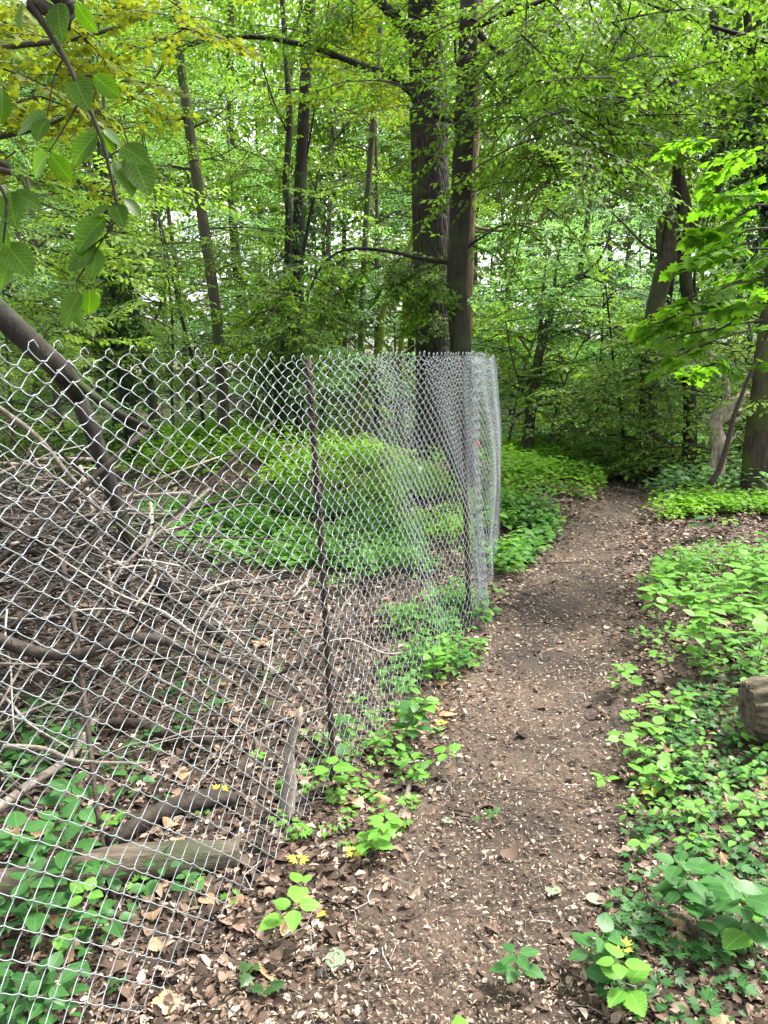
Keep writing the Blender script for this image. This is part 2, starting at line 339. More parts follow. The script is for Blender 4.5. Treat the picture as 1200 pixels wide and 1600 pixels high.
# ------------------------------------------------------------------ leaf litter
CUR = (np.array([[0, 0, 0], [.3, .28, .16], [.35, 0, .02], [.3, -.25, .13], [.75, .18, .14], [.75, -.16, .18], [1, 0, .05]]),
       np.array([[0, 2, 1], [0, 3, 2], [2, 4, 1], [2, 6, 4], [2, 3, 5], [2, 5, 6]]))
FLAT = (np.array([[0, 0, 0], [.5, .2, .08], [1, .03, 0], [.45, -.18, .05]]), np.array([[0, 2, 1], [0, 3, 2]]))
CURS = (np.array([[0, 0, 0], [.5, .22, .16], [1, .12, .05], [.5, -.04, .10]]), np.array([[0, 3, 1], [3, 2, 1]]))
def scatter_litter(xy, tpl, size, tilt, mb, lift=.004):
    n = len(xy); z = terrain(xy[:, 0], xy[:, 1])
    a = rs.uniform(0, 2 * np.pi, n); D = np.stack([np.cos(a), np.sin(a), rs.normal(0, tilt * .6, n)], 1)
    Nn = nz(np.stack([rs.normal(0, tilt, n), rs.normal(0, tilt, n), np.ones(n)], 1)); Nn[rs.rand(n) < .3] *= [1, 1, 1]
    mb.leaves(tpl[0], tpl[1], np.stack([xy[:, 0], xy[:, 1], z + lift + rs.uniform(0, .012, n)], 1), D, Nn, size)
def field(n, ymax, pw):
    u = rs.rand(n); y = 1.0 + (ymax - 1.0) * u ** pw; wx = .72 * y + .6; return np.stack([rs.uniform(-1, 1, n) * wx, y], 1)
L1 = MB(); A = field(140000, 15, 1.6)
d = np.abs((A[:, 0] - path_x(A[:, 1])) / path_w(A[:, 1])); keep = (d > .9) | (rs.rand(len(A)) < .5 + .3 * np.clip(d, 0, 1) ** 3); A = A[keep]
d = d[keep]; scatter_litter(A, CUR, (.010 + .038 * rs.rand(len(A)) ** 2.6) * np.clip(.5 + .5 * d, .5, 1) * np.clip(A[:, 1] / 4, .9, 1.7), .35, L1)
put('leaf_litter', L1.mesh('leaf_litter', M['litter'], sm=False), kind='stuff', label='brown dead leaves covering the woodland floor')
L0 = MB(); A = field(14000, 9, 1.5); d = np.abs((A[:, 0] - path_x(A[:, 1])) / path_w(A[:, 1])); A = A[(d > 1.0) | (rs.rand(len(A)) < .06)]
scatter_litter(A[::2], (LOV[0] * [1, 1.1, 2.2], LOV[1]), rs.uniform(.035, .065, len(A[::2])), .16, L0, .002)
scatter_litter(A[1::2], (LWIDE[0] * [1, 1, -1.6], LWIDE[1]), rs.uniform(.035, .07, len(A[1::2])), .18, L0, .002)
put('matted_leaves', L0.mesh('matted_leaves', M['matted'], sm=False), kind='stuff', label='flat matted dead leaves beneath the loose litter')
L2 = MB(); A = field(210000, 13, 1.65)
d = np.abs((A[:, 0] - path_x(A[:, 1])) / path_w(A[:, 1])); keep = (d < 1.5) & (rs.rand(len(A)) < .95) | (rs.rand(len(A)) < .35); A = A[keep]
keep = ~(clump(A, rs, 2.2, .55) & (rs.rand(len(A)) < .75)); A = A[keep]
scatter_litter(A, CURS, (.006 + .019 * rs.rand(len(A)) ** 1.5) * np.clip(A[:, 1] / 3.5, .8, 1.7), .3, L2)
put('bud_scale_litter', L2.mesh('bud_scale_litter', M['chips'], sm=False), kind='stuff', label='pale fallen bud scales and chips scattered over the path')
L3 = MB(); A = field(4200, 9, 1.4)
for x, y in A:
    a = rs.uniform(0, 6.3); l = rs.uniform(.03, .14); k = rs.normal(0, .02, 3); z = float(terrain(x, y)) + .008
    e = np.array([math.cos(a), math.sin(a), rs.normal(0, .12)]) * l
    L3.tube(np.array([[x, y, z], [x, y, z] + e * .5 + [k[0], k[1], abs(k[2]) * .4], [x, y, z] + e]), rs.uniform(.0008, .0022), 4, cap=False)
put('twig_litter', L3.mesh('twig_litter', M['twig']), kind='stuff', label='small broken twigs scattered over the woodland floor')

# ------------------------------------------------------------------ fence
fence = thing('chain_link_fence', 'galvanised chain link fence on rusty posts bordering the woodland path', 'fence', (P1[0], P1[1], 0))
fb = np.array([P1[0], P1[1], 0])
len1 = np.linalg.norm(P1 - P0); len2 = np.linalg.norm(P2 - P1); len3 = np.linalg.norm(P3 - P2)
def topz(s): return np.interp(s, [0, len1, len1 + .3, len1 + len2, len1 + len2 + .15, len1 + len2 + len3], [1.535, 1.515, 1.53, 1.555, 1.56, 1.55])
def fpos(s, z, off):
    """point at distance s along the fence, height fraction z (0..1), offset out of plane"""
    if s < len1 + len2:
        p = P0 + d12 * s; n = FN
    else:
        d = (P3 - P2) / len3; q = s - len1 - len2; p = P2 + d * q; n = np.array([-d[1], d[0]])
        bul = .05 * math.sin(min(1, q / len3) * math.pi) * math.sin(max(0, min(1, 1.2 - z)) * math.pi); p = p - n * bul
    sag = .025 * math.sin(s * 2.1) * math.sin(z * 3) + .012 * math.sin(s * 7 + z * 5)
    lean = -.085 * z + .02
    p = p + n * (off + sag)
    x = p[0] + lean + (.0 if s > len1 else 0); gz = float(terrain(p[0], p[1])) + .012
    zz = gz + (topz(s) - gz) * z
    return (x, p[1], zz)
# columns of wire
cols = []; s = 0.0
while s < len1 + len2 + len3 - .02:
    if s < len1 - .1: st = .0375
    elif s < len1 + len2 * .45: st = .0345
    elif s < len1 + len2 - .06: st = .033
    elif s < len1 + len2 + .10: st = .014
    else: st = .036
    cols.append(s); s += st
wid = 0
for k in range(len(cols) - 1):
    a, b = cols[k], cols[k + 1]; s = a
    loose = float(np.interp(s, [0, len1, len1 + .5, len1 + len2, 9], [.004, .006, .010, .009, .008]))
    n = int(np.interp(s, [0, len1, len1 + len2, 9], [50, 50, 52, 52])); n += (n % 2)
    zf = lambda u: 1.33 * u - .33 * u * u
    pts = []; hf = lambda c: .003 * math.sin(c * .9) + .002 * math.sin(c * 2.3) + .002 * math.sin(c * 5.7)
    jit = rs.normal(0, .0012 if s < len1 else .003, n + 1)
    for i in range(n + 1):
        edge = b if (i + k) % 2 else a
        front = 1 if (i + k) % 2 == 0 else -1
        z0 = i / n; lo = loose * (.5 + 1.2 * z0)
        over = .0028 if (i + k) % 2 else -.0028
        q = edge + over + jit[i]
        pts.append(fpos(q, zf(z0) * (1 + hf(k + (i + k) % 2) * z0), 0 + rs.normal(0, .001) + .004 * math.sin(k * .37 + i * .3)))
        if i < n:
            # belly of the flattened spiral: one strand bulges towards the path, the next away
            nxt = a if (i + k) % 2 else b
            for f in (.25, .5, .75):
                bl = math.sin(f * math.pi) * lo * (-front) * -1
                dz = (.0035 + lo * .6) * math.sin(f * math.pi) * (-1 if front < 0 else -.6)
                p = fpos(edge * (1 - f) + nxt * f, zf(z0 + f / n) * (1 + hf(k + ((i + k) % 2) * (1 - f) + (1 - (i + k) % 2) * f) * z0), bl + .004 * math.sin(k * .37 + i * .3)); pts.append((p[0], p[1], p[2] + dz))
    pts = np.array(pts)
    # knuckled ends
    if k % 2 == 0:
        e = pts[-1]; pts = np.vstack([pts, e + [d12[0] * .004, d12[1] * .004, .012], e + [d12[0] * .016, d12[1] * .016, .017], e + [d12[0] * .026, d12[1] * .026, .004]])
    mb = MB(); mb.tube(pts, .0011, 5, cap=False)
    part('wire', mb, M['wire'], fence, fb)
def post(base, top, r, h0):
    mb = MB(); P = smooth([base - np.array([0, 0, .25]), base, base * .5 + top * .5 + np.array([.008, 0, 0]), top], 6)
    mb.tube(P, r, 8)
    d = nz(top - base)
    k = np.linspace(.02, .98, 55)
    for q in k:                                   # ribs of the reinforcing bar
        c = P[6] * (1 - q) + top * q + np.array([.008 * math.sin(q * 3.14), 0, 0])
        mb.tube(np.array([c - d * .003, c + d * .003]), r * 1.2, 8)
    part('post', mb, M['rust'], fence, fb)
def gz(p, dx=0, dy=0): return np.array([p[0] + dx, p[1] + dy, float(terrain(p[0], p[1]))])
post(gz(P1, .0, .03), np.array([P1[0] - .065, P1[1] + .03, 1.52]), .010, 0)
post(gz(P2, -.03, -.03), np.array([P2[0] - .125, P2[1] - .03, 1.55]), .015, 0)
post(gz(P3, .005, -.06), np.array([P3[0] - .07, P3[1] - .06, 1.54]), .012, 0)
# folded spare mesh hanging at the corner post
mbk = 0
for k in range(9):
    pts = []
    for i in range(60):
        z = i / 59; o = -.03 - .012 * (k % 3); q = len1 + len2 + .01 + .008 * k + .006 * math.sin(i * 1.9 + k)
        p = fpos(q + (.010 if (i + k) % 2 else -.010), z * .985 + .012 * (k % 2), o + .008 * (1 if i % 2 else -1)); pts.append(p)
    mb = MB(); mb.tube(smooth(np.array(pts), 2), .0014, 4, cap=False); part('wire', mb, M['wire'], fence, fb)
# red tape scrap
c = np.array(fpos(len1 + len2 + .03, .68, -.045)); mb = MB()
mb.tube(np.array([c, c + [.012, 0, .010], c + [.02, 0, -.004], c + [.008, -.004, -.014]]), .004, 5)
part('tape', mb, M['red'], fence, fb, label='scrap of red tape tied to the mesh')

# ------------------------------------------------------------------ foliage machinery
def bough(seed, L=1.3, leaf=.075, n2=8, droop=.22, spread=.42, gap=.62, flat=.3):
    q = np.random.RandomState(seed); P = []; D = []; Nn = []; Sz = []; tw = []
    def ax(t): return np.array([L * t, .10 * L * math.sin(t * 3 + seed), -droop * L * t * t])
    main = np.array([ax(t) for t in np.linspace(0, 1, 5)]); tw.append((main, .0065 * L + .002))
    def run(a, b, curv):
        l = np.linalg.norm(b - a); n = max(2, int(l / (leaf * gap))); d = nz(b - a); side = nz(np.cross([0, 0, 1.0], d))
        for i in range(n + 1):
            t = (i + .5) / (n + .5); p = a + (b - a) * t + np.array([0, 0, -curv * t * t])
            sg = 1 if i % 2 else -1; an = R(q.uniform(38, 68)) * (1 if i < n else .1)
            dd = d * math.cos(an) + side * sg * math.sin(an) + np.array([0, 0, q.normal(-.30, .22)])
            P.append(p); D.append(dd); Nn.append(np.array([q.normal(0, flat), q.normal(0, flat), 1.0])); Sz.append(leaf * q.uniform(.65, 1.2))
    for i in range(n2):
        t = .12 + .86 * (i + q.rand() * .5) / n2; a = ax(t); sg = 1 if i % 2 else -1; an = R(q.uniform(38, 62)) * sg
        l = L * spread * (1.05 - .6 * t) * q.uniform(.7, 1.15)
        b = a + np.array([math.cos(an) * l, math.sin(an) * l, q.normal(-.10, .12) * l]); run(a, b, .08 * l)
        tw.append((np.array([a, b]), .003))
    run(ax(.75), ax(1.08), 0)
    return [np.array(x) for x in (P, D, Nn, Sz)] + [tw]
BG = {}
def boughs(kind):
    if kind not in BG:
        if kind == 'fine': BG[kind] = [bough(s, 1.2, .066, 9, .2, .46) for s in range(5)]
        elif kind == 'mid': BG[kind] = [bough(s + 20, 1.4, .085, 9, .18, .45) for s in range(5)]
        elif kind == 'coarse': BG[kind] = [bough(s + 40, 1.7, .13, 8, .2, .45, .7) for s in range(4)]
        elif kind == 'far': BG[kind] = [bough(s + 60, 2.4, .24, 7, .2, .5, .75, .5) for s in range(4)]
        elif kind == 'hang': BG[kind] = [bough(s + 80, 1.2, .07, 9, .55, .42) for s in range(5)]
        elif kind == 'maple': BG[kind] = [bough(s + 100, 1.1, .095, 7, .2, .5, .85, .35) for s in range(5)]
    return BG[kind]
class Crown:
    def __init__(s, kind, tpl): s.kind = kind; s.tpl = tpl; s.lf = MB(); s.tw = MB(); s.q = np.random.RandomState(len(kind) * 7 + 1); s.acc = [[], [], [], []]
    def add(s, o, yaw, pitch=0., roll=0., sc=1.0, twigs=True):
        P, D, Nn, Sz, tw = boughs(s.kind)[s.q.randint(len(boughs(s.kind)))]
        cy_, sy = math.cos(yaw), math.sin(yaw); cp, sp = math.cos(pitch), math.sin(pitch); cr, sr = math.cos(roll), math.sin(roll)
        Rz = np.array([[cy_, -sy, 0], [sy, cy_, 0], [0, 0, 1]]); Ry = np.array([[cp, 0, -sp], [0, 1, 0], [sp, 0, cp]]); Rx = np.array([[1, 0, 0], [0, cr, -sr], [0, sr, cr]])
        m_ = Rz @ Ry @ Rx; o = np.asarray(o, float)
        s.acc[0].append(P @ m_.T * sc + o); s.acc[1].append(D @ m_.T); s.acc[2].append(Nn @ m_.T); s.acc[3].append(Sz * min(1.15, max(.85, sc)))
        if twigs:
            for i, (pl, r) in enumerate(tw):
                s.tw.tube(pl @ m_.T * sc + o, [r, r * .35] if len(pl) == 2 else r * np.linspace(1, .3, len(pl)), 3, cap=False)
    def fin(s):
        a = [np.concatenate(x) for x in s.acc]; s.lf.leaves(s.tpl[0], s.tpl[1], a[0], a[1], a[2], a[3])
def finish_tree(t, base, cr, leafm, twm='treetwig'):
    if cr is not None and cr.acc[0]:
        cr.fin(); part('crown', cr.lf, M[leafm], t, base, sm=False, kind='stuff')
        if cr.tw.n: part('twigs', cr.tw, M[twm], t, base, kind='stuff')
def trunk_part(t, base, ctrl, rad, mat, sides=12, lump=.04, name='trunk', seg=6, seed=0):
    P = smooth(ctrl, seg); mb = MB(); mb.tube(P, rad, sides, lump, seed=seed); part(name, mb, M[mat], t, base); return P
def dress(cr, P, n, q, t0=.3, t1=1, pitch=(-.1, .35), sc=(.7, 1.2), yaw=None):
    for i in range(n):
        u = q.uniform(t0, t1); k = min(len(P) - 1, int(u * (len(P) - 1))); y = q.uniform(0, 6.28) if yaw is None else yaw + q.normal(0, .8)
        cr.add(P[k], y, q.uniform(*pitch), q.normal(0, .25), q.uniform(*sc))

# ------------------------------------------------------------------ understory tree masters and copies
def understory(name, seed, H, nl, leafm, kind='mid', tpl=LQ, low=.12, Rr=1.7, bark='bark_grey'):
    q = np.random.RandomState(seed); base = np.zeros(3)
    t = thing(name, 'x', 'tree', (0, 0, 0))
    ln = q.normal(0, .35, 2)
    ctrl = [[0, 0, -.2], [ln[0] * .2, ln[1] * .2, H * .3], [ln[0] * .7, ln[1] * .5, H * .65], [ln[0], ln[1], H]]
    P = trunk_part(t, base, ctrl, [.075 * H / 7, .055 * H / 7, .035 * H / 7, .012], bark, 8, .05, seed=seed)
    cr = Crown(kind, tpl); cr.q = np.random.RandomState(seed)
    for i in range(nl):
        u = low + (1 - low) * (i + q.rand()) / nl; k = int(u * (len(P) - 1)); a = q.uniform(0, 6.28); l = Rr * (1.15 - .55 * u) * q.uniform(.6, 1.1)
        e = P[k] + np.array([math.cos(a) * l, math.sin(a) * l, l * q.uniform(.05, .5)])
        md = (P[k] + e) / 2 + [0, 0, .12 * l]
        lp = smooth([P[k], md, e], 4); mb = MB(); mb.tube(lp, [.020, .006], 5, cap=False); part('limb', mb, M[bark], t, base)
        for f in (.4, .62, .82, 1.0):
            cr.add(lp[int(f * (len(lp) - 1))], a + q.normal(0, .7), q.uniform(-.25, .25), q.normal(0, .3), q.uniform(.65, 1.05))
    for _ in range(4): cr.add(P[-1], q.uniform(0, 6.28), .5, 0, .8)
    finish_tree(t, base, cr, leafm); return t
masters = [
    understory('understory_tree', 301, 7.5, 22, 'leaf_mid', 'mid', LQ, .14, 1.9),
    understory('understory_tree', 302, 6.5, 22, 'leaf_cool', 'mid', LQ, .08, 2.0),
    understory('understory_tree', 303, 8.5, 24, 'leaf_mid', 'coarse', LQR, .2, 2.2, 'bark_dark'),
    understory('understory_tree', 304, 7.0, 22, 'leaf_horn', 'fine', LQ, .12, 1.7),
    understory('understory_tree', 305, 3.2, 14, 'leaf_cool', 'mid', LQ, .05, 1.3),
    understory('understory_tree', 306, 2.4, 11, 'leaf_mid', 'mid', LQR, .03, 1.1),
]
def copy_thing(o, loc, rz, sc, label, group, name=None):
    c = o.copy(); COL.objects.link(c); c.location = loc; c.rotation_euler = (0, 0, rz); c.scale = (sc, sc, sc); c['label'] = label
    if group: c['group'] = group
    for ch in o.children:
        d = ch.copy(); COL.objects.link(d); d.parent = c
        d.location = ch.location
    return c
ORD = ['first', 'second', 'third', 'fourth', 'fifth', 'sixth', 'seventh', 'eighth', 'ninth', 'tenth', 'eleventh', 'twelfth', 'thirteenth', 'fourteenth', 'fifteenth', 'sixteenth', 'seventeenth', 'eighteenth', 'nineteenth', 'twentieth']
def scr_x(x, y): return x / max(y, .1)
# (pixel column, distance, master, scale)
rows = {
    'bushy tree in the row closing the far side of the clearing': [(-20, 13, 1, 1), (95, 15, 0, 1), (190, 13.5, 3, 1), (300, 17, 0, 1.05), (400, 15.5, 1, .95), (505, 18, 0, 1.1), (590, 16, 3, 1.0), (140, 18, 0, 1.1), (665, 19, 1, 1.1), (800, 17, 0, .85), (905, 16.5, 1, .75), (1000, 18, 1, .8), (1090, 16.5, 0, .8), (1180, 16.5, 1, .9), (1260, 13.5, 3, 1), (950, 20, 1, 1.2)],
    'tall slender tree standing deeper in the wood': [(-60, 21, 2, 1.2), (60, 24, 0, 1.4), (160, 22, 2, 1.2), (270, 26, 1, 1.6), (540, 27, 0, 1.5), (640, 25, 2, 1.3), (740, 23, 0, 1.4), (850, 25, 1, 1.5), (950, 23, 3, 1.5), (1050, 26, 2, 1.4), (1150, 22, 0, 1.3), (1240, 24, 1, 1.5)],
    'low leafy shrub at the foot of the background trees': [(20, 9.5, 4, .8), (110, 11, 5, .9), (440, 12.9, 4, .8), (560, 15, 5, 1.0), (790, 13, 5, 1.1), (850, 12, 5, .9), (930, 12.6, 4, .95), (1000, 11.6, 5, .8), (1060, 10.6, 5, .85), (1130, 11.8, 4, 1), (1200, 9.5, 5, 1), (620, 14, 4, 1)],
}
n_used = set()
for rn, (desc, lst) in enumerate(rows.items()):
    lst = sorted(lst)
    for i, (px, Yd, mi, sc) in enumerate(lst):
        x = (px - 600) / F * Yd * 1.0; z = float(terrain(x, Yd)); lab = f'{desc}, {ORD[i]} from the left'
        grp = ['bushy trees beyond the clearing', 'slender trees deep in the wood', 'leafy shrubs below the trees'][rn]
        if mi not in n_used:
            n_used.add(mi); o = masters[mi]; o.location = (x, Yd, z); o.rotation_euler = (0, 0, rs.uniform(0, 6)); o.scale = (sc,) * 3; o['label'] = lab; o['group'] = grp
        else:
            o = copy_thing(masters[mi], (x, Yd, z), rs.uniform(0, 6.28), sc * rs.uniform(.95, 1.05), lab, grp)
        if rn == 2: o.name = 'understory_shrub'; o['category'] = 'shrub'
        
# far wood: one mass
cr = Crown('far', LQR); cr.q = np.random.RandomState(9)
for i in range(3000):
    Yd = rs.uniform(27, 46); x = rs.uniform(-.75, .75) * Yd; z = float(terrain(x, Yd)) + rs.uniform(0, 1) ** .9 * 16
    cr.add((x, Yd, z), rs.uniform(0, 6.28), rs.uniform(-.4, .4), rs.normal(0, .4), rs.uniform(.8, 1.4), twigs=False)
for i in range(22):
    Yd = rs.uniform(25, 42); x = rs.uniform(-.65, .65) * Yd; z = float(terrain(x, Yd)); r = rs.uniform(.06, .2)
    cr.tw.tube(smooth([[x, Yd, z - .5], [x + rs.normal(0, .4), Yd, z + 6], [x + rs.normal(0, .8), Yd, z + 15]], 4), [r, r * .5], 6, cap=False)
for i in range(1900):
    Yd = rs.uniform(22, 34); x = rs.uniform(-.75, .75) * Yd; z = float(terrain(x, Yd)) + rs.uniform(.22, .5) * Yd
    sx = 600 + x / Yd * F
    if 330 < sx < 430 and 4 < z - 1.5 < 9 and rs.rand() < .8: continue
    cr.add((x, Yd, z), rs.uniform(0, 6.28), rs.uniform(-.4, .4), rs.normal(0, .4), rs.uniform(.5, .9), twigs=False)
cr.fin()
put('distant_foliage', cr.lf.mesh('distant_foliage', M['leaf_mid']), kind='stuff', label='far off woodland foliage reading as one green mass')
put('distant_trunks', cr.tw.mesh('distant_trunks', M['bark_grey'], sm=True), kind='stuff', label='thin far off trunks standing in the depth of the wood')

# ------------------------------------------------------------------ main trees
def P_(l, Yd): return [pt(a[0], a[1], a[2] if len(a) > 2 else Yd) for a in l]
def grounded(px, py, Yd):
    p = pt(px, py, Yd); p[2] = float(terrain(p[0], p[1])); return p
def main_tree(name, label, Yd, stem, rad, mat, sides=12, lump=.04, foot=(0, 0), topz=11, limbs=(), crown=None, leafm='leaf_horn', group=None, seed=1):
    """stem: pixel control points from the ground up, at distance Yd"""
    c = P_(stem, Yd); b = c[0].copy(); b[2] = float(terrain(b[0], b[1]))
    c[0] = b - np.array([0, 0, .3]); d = nz(c[-1] - c[-2]); top = c[-1] + d * max(0, (topz - c[-1][2])) / max(d[2], .5); c.append(top)
    t = thing(name, label, 'tree', b, group)
    P = trunk_part(t, b, c, rad, mat, sides, lump, seed=seed)
    cr = Crown(*crown) if crown else None
    if cr: cr.q = np.random.RandomState(seed)
    for lm in limbs:
        pl, r = lm[0], lm[1]; n = lm[2] if len(lm) > 2 else 0
        Q = smooth(P_(pl, Yd), 5); mb = MB(); mb.tube(Q, r, 6, .05, cap=True, seed=seed); part('limb', mb, M[mat], t, b)
        if n and cr: dress(cr, Q, n, np.random.RandomState(seed + n + len(pl)), .15, 1, *(lm[3] if len(lm) > 3 else ()))
    return t, b, P, cr

# T4 the big trunk and T5 its dark neighbour
qq = np.random.RandomState(77)
t, b, P, cr = main_tree('large_tree', 'thickest trunk in view, furrowed bark, behind the corner of the fence', 10.6,
    [(682, 735), (681, 690), (681, 640), (679, 540), (674, 400), (672, 300), (669, 150), (667, 0)], [.46, .33, .28, .26, .245, .24, .235, .23, .16], 'bark_big', 22, .035,
    limbs=[([(660, 150), (640, 140), (615, 120), (560, 100), (480, 72), (400, 58), (330, 62), (290, 72)], [.06, .045, .03, .02], 12),
           ([(650, 60), (600, 10), (540, -60), (470, -110)], [.08, .03], 10),
           ([(690, 30), (640, -60), (600, -140, 9.5)], [.08, .03], 6)], crown=('fine', LQ), leafm='leaf_horn', seed=4)
for _ in range(26):
    cr.add(pt(qq.uniform(520, 650), qq.uniform(-30, 120), qq.uniform(8.5, 11)), qq.uniform(0, 6.3), qq.uniform(-.3, .2), qq.normal(0, .3), qq.uniform(.5, .9))
for _ in range(14):
    cr.add(pt(qq.uniform(650, 700), qq.uniform(420, 520), 10.2), qq.uniform(3.5, 6), qq.uniform(-.3, .2), qq.normal(0, .3), qq.uniform(.25, .45))
finish_tree(t, b, cr, 'leaf_horn')

t, b, P, cr = main_tree('hornbeam_tree', 'dark slim trunk standing just right of the thickest trunk', 8.6,
    [(722, 760), (721, 650), (719, 540), (713, 450), (718, 350), (723, 250), (730, 100), (735, 0)], [.16, .13, .115, .11, .11, .105, .10, .095, .06], 'bark_dark', 14, .05,
    limbs=[([(728, 188), (700, 188), (665, 172), (645, 150), (622, 132), (590, 125)], [.035, .02, .01], 6),
           ([(712, 412), (660, 404), (610, 393), (560, 388), (525, 396), (500, 420), (482, 460), (478, 500)], [.030, .02, .012, .007], 0),
           ([(738, 38), (765, 70), (800, 92), (870, 120), (905, 148), (970, 162, 7.6), (1015, 180, 7.2)], [.035, .02, .012, .006], 22),
           ([(738, 45), (780, 25), (850, 0), (930, -40)], [.035, .015], 12),
           ([(735, 130), (720, 110), (712, 90), (710, 55)], [.028, .01], 0),
           ([(740, 95), (800, 160), (850, 230), (880, 300)], [.02, .006], 18),
           ([(720, 400), (740, 380), (790, 352), (850, 360)], [.018, .006], 5)], crown=('hang', LQ), seed=6)
for _ in range(70):   # dark hanging sprays right of the trunk
    x = qq.uniform(815, 1010); y = qq.uniform(-60, 330) - (x > 900) * 60
    cr.add(pt(x, y, qq.uniform(6.4, 9)), qq.uniform(0, 6.3), qq.uniform(-.5, .1), qq.normal(0, .35), qq.uniform(.55, .95))
for _ in range(26):
    x = qq.uniform(500, 700); y = np.interp(x, [480, 520, 620, 710], [440, 400, 392, 410]) + qq.uniform(0, 60)
    cr.add(pt(x, y, 8.4), qq.uniform(0, 6.3), qq.uniform(-.5, .1), qq.normal(0, .35), qq.uniform(.25, .45))
for _ in range(34):   # dense drooping cluster above the fence post
    cr.add(pt(qq.uniform(430, 520), qq.uniform(400, 535), qq.uniform(7.8, 8.8)), qq.uniform(0, 6.3), qq.uniform(-.4, .2), qq.normal(0, .35), qq.uniform(.35, .6))
finish_tree(t, b, cr, 'leaf_horn')

main = main_tree('pole_tree', 'straight reddish pole-like trunk half hidden behind the dark slim trunk', 13.0,
    [(730, 700), (729, 560), (733, 420), (738, 300), (745, 180), (750, 60), (752, 0)], [.085, .08, .075, .07, .065, .06, .05], 'bark_red', 10, .02, limbs=[([(738, 355), (790, 360), (850, 340), (900, 300)], [.03, .01])])
# T1
t, b, P, cr = main_tree('slim_tree', 'slim olive grey trunk leaning slightly left, left of the fence post', 11.8,
    [(350, 690), (348, 620), (341, 520), (330, 430), (318, 350), (303, 250), (292, 170), (281, 90), (276, 0)], [.105, .09, .085, .082, .08, .075, .07, .065, .06, .03], 'bark_grey', 12, .03,
    limbs=[([(281, 72), (250, 60), (215, 70), (180, 90)], [.03, .02, .01], 5), ([(283, 75), (330, 62), (400, 58)], [.035, .025, .015], 6),
           ([(296, 195), (280, 185), (235, 190), (165, 195)], [.02, .008], 5), ([(300, 200), (340, 180), (370, 150)], [.018, .006], 5),
           ([(316, 345), (290, 270), (270, 262)], [.015, .006], 2), ([(318, 250), (350, 240), (380, 222)], [.015, .006], 4),
           ([(306, 265), (270, 262), (225, 268)], [.02, .006], 5), ([(324, 358), (370, 355), (430, 358)], [.016, .006], 4),
           ([(264, 60), (250, 110), (215, 150), (190, 165)], [.02, .006], 4)], crown=('fine', LQ), seed=8)
for _ in range(55):
    cr.add(pt(qq.uniform(180, 470), qq.uniform(370, 560), qq.uniform(9.5, 12)), qq.uniform(0, 6.3), qq.uniform(-.3, .2), qq.normal(0, .3), qq.uniform(.45, .85))
for _ in range(16):
    cr.add(pt(qq.uniform(100, 360), qq.uniform(-20, 110), qq.uniform(9, 12)), qq.uniform(0, 6.3), qq.uniform(-.3, .2), qq.normal(0, .3), qq.uniform(.45, .85))
finish_tree(t, b, cr, 'leaf_horn')
# T2 pair
t, b, P, cr = main_tree('twin_stem_tree', 'dark straight trunk of a close pair, right of the slim olive grey trunk', 12.6,
    [(462, 700), (466, 560), (464, 430), (467, 350), (472, 230), (478, 120), (485, 0)], [.13, .105, .10, .10, .095, .09, .085, .05], 'bark_dark', 12, .05,
    limbs=[([(470, 300), (490, 180), (500, 100)], [.02, .006], 3)], crown=('fine', LQ), seed=12)
for _ in range(34):
    cr.add(pt(qq.uniform(370, 600), qq.uniform(200, 420), qq.uniform(11, 14)), qq.uniform(0, 6.3), qq.uniform(-.3, .2), qq.normal(0, .3), qq.uniform(.4, .8))
finish_tree(t, b, cr, 'leaf_mid')
t, b, P, cr = main_tree('thin_stem_tree', 'thin crooked stem of the close pair, left of the dark straight one', 12.3,
    [(455, 700), (447, 560), (449, 420), (451, 330), (446, 290), (452, 200), (449, 120), (443, 30)], [.07, .06, .055, .055, .05, .045, .04, .02], 'bark_dark', 10, .06,
    limbs=[([(451, 210), (432, 170), (415, 120), (405, 80)], [.022, .008]), ([(450, 190), (425, 165), (418, 130)], [.012, .006]), ([(447, 70), (470, 20), (475, -40)], [.02, .01])], seed=13)
# T3
t, b, P, cr = main_tree('leaning_tree', 'crooked brown trunk leaning left beyond the leaning dead branch', 10.8,
    [(247, 702), (240, 640), (230, 580), (218, 520), (205, 470), (190, 400), (178, 330), (165, 250), (150, 150)], [.085, .07, .065, .06, .055, .05, .045, .04, .035, .02], 'bark_grey', 10, .08,
    limbs=[([(200, 440), (240, 380), (232, 300), (195, 220)], [.02, .008], 0), ([(222, 540), (250, 480), (262, 400), (240, 320), (205, 240), (185, 170)], [.025, .015, .008], 0)], crown=('mid', LQ), seed=15)
for _ in range(58):
    cr.add(pt(qq.uniform(-60, 230), qq.uniform(280, 560), qq.uniform(7.5, 10.5)), qq.uniform(0, 6.3), qq.uniform(-.3, .2), qq.normal(0, .3), qq.uniform(.4, .75))
finish_tree(t, b, cr, 'leaf_mid')
for i, (st, r, lab) in enumerate([
    ([(322, 690), (310, 600), (292, 530), (275, 460), (262, 400)], .03, 'wiry dark stem immediately left of the slim olive grey trunk'),
    ([(272, 690), (268, 600), (270, 520), (262, 430), (245, 330)], .022, 'thin curved stem between the crooked brown trunk and the slim trunk'),
    ([(545, 700), (560, 620), (590, 560), (600, 480), (625, 420)], .075, 'mossy leaning trunk behind the fence, left of the thickest trunk'),
    ([(628, 700), (626, 600), (628, 520), (640, 440)], .06, 'yellow-mossed thin trunk touching the left side of the thickest trunk')]):
    main_tree('sapling' if i < 2 else 'mossy_tree', lab, 12 + .4 * i, st, [r, r * .9, r * .6, r * .3], 'bark_dark' if i < 2 else 'bark_moss', 9, .08, topz=5, seed=20 + i)
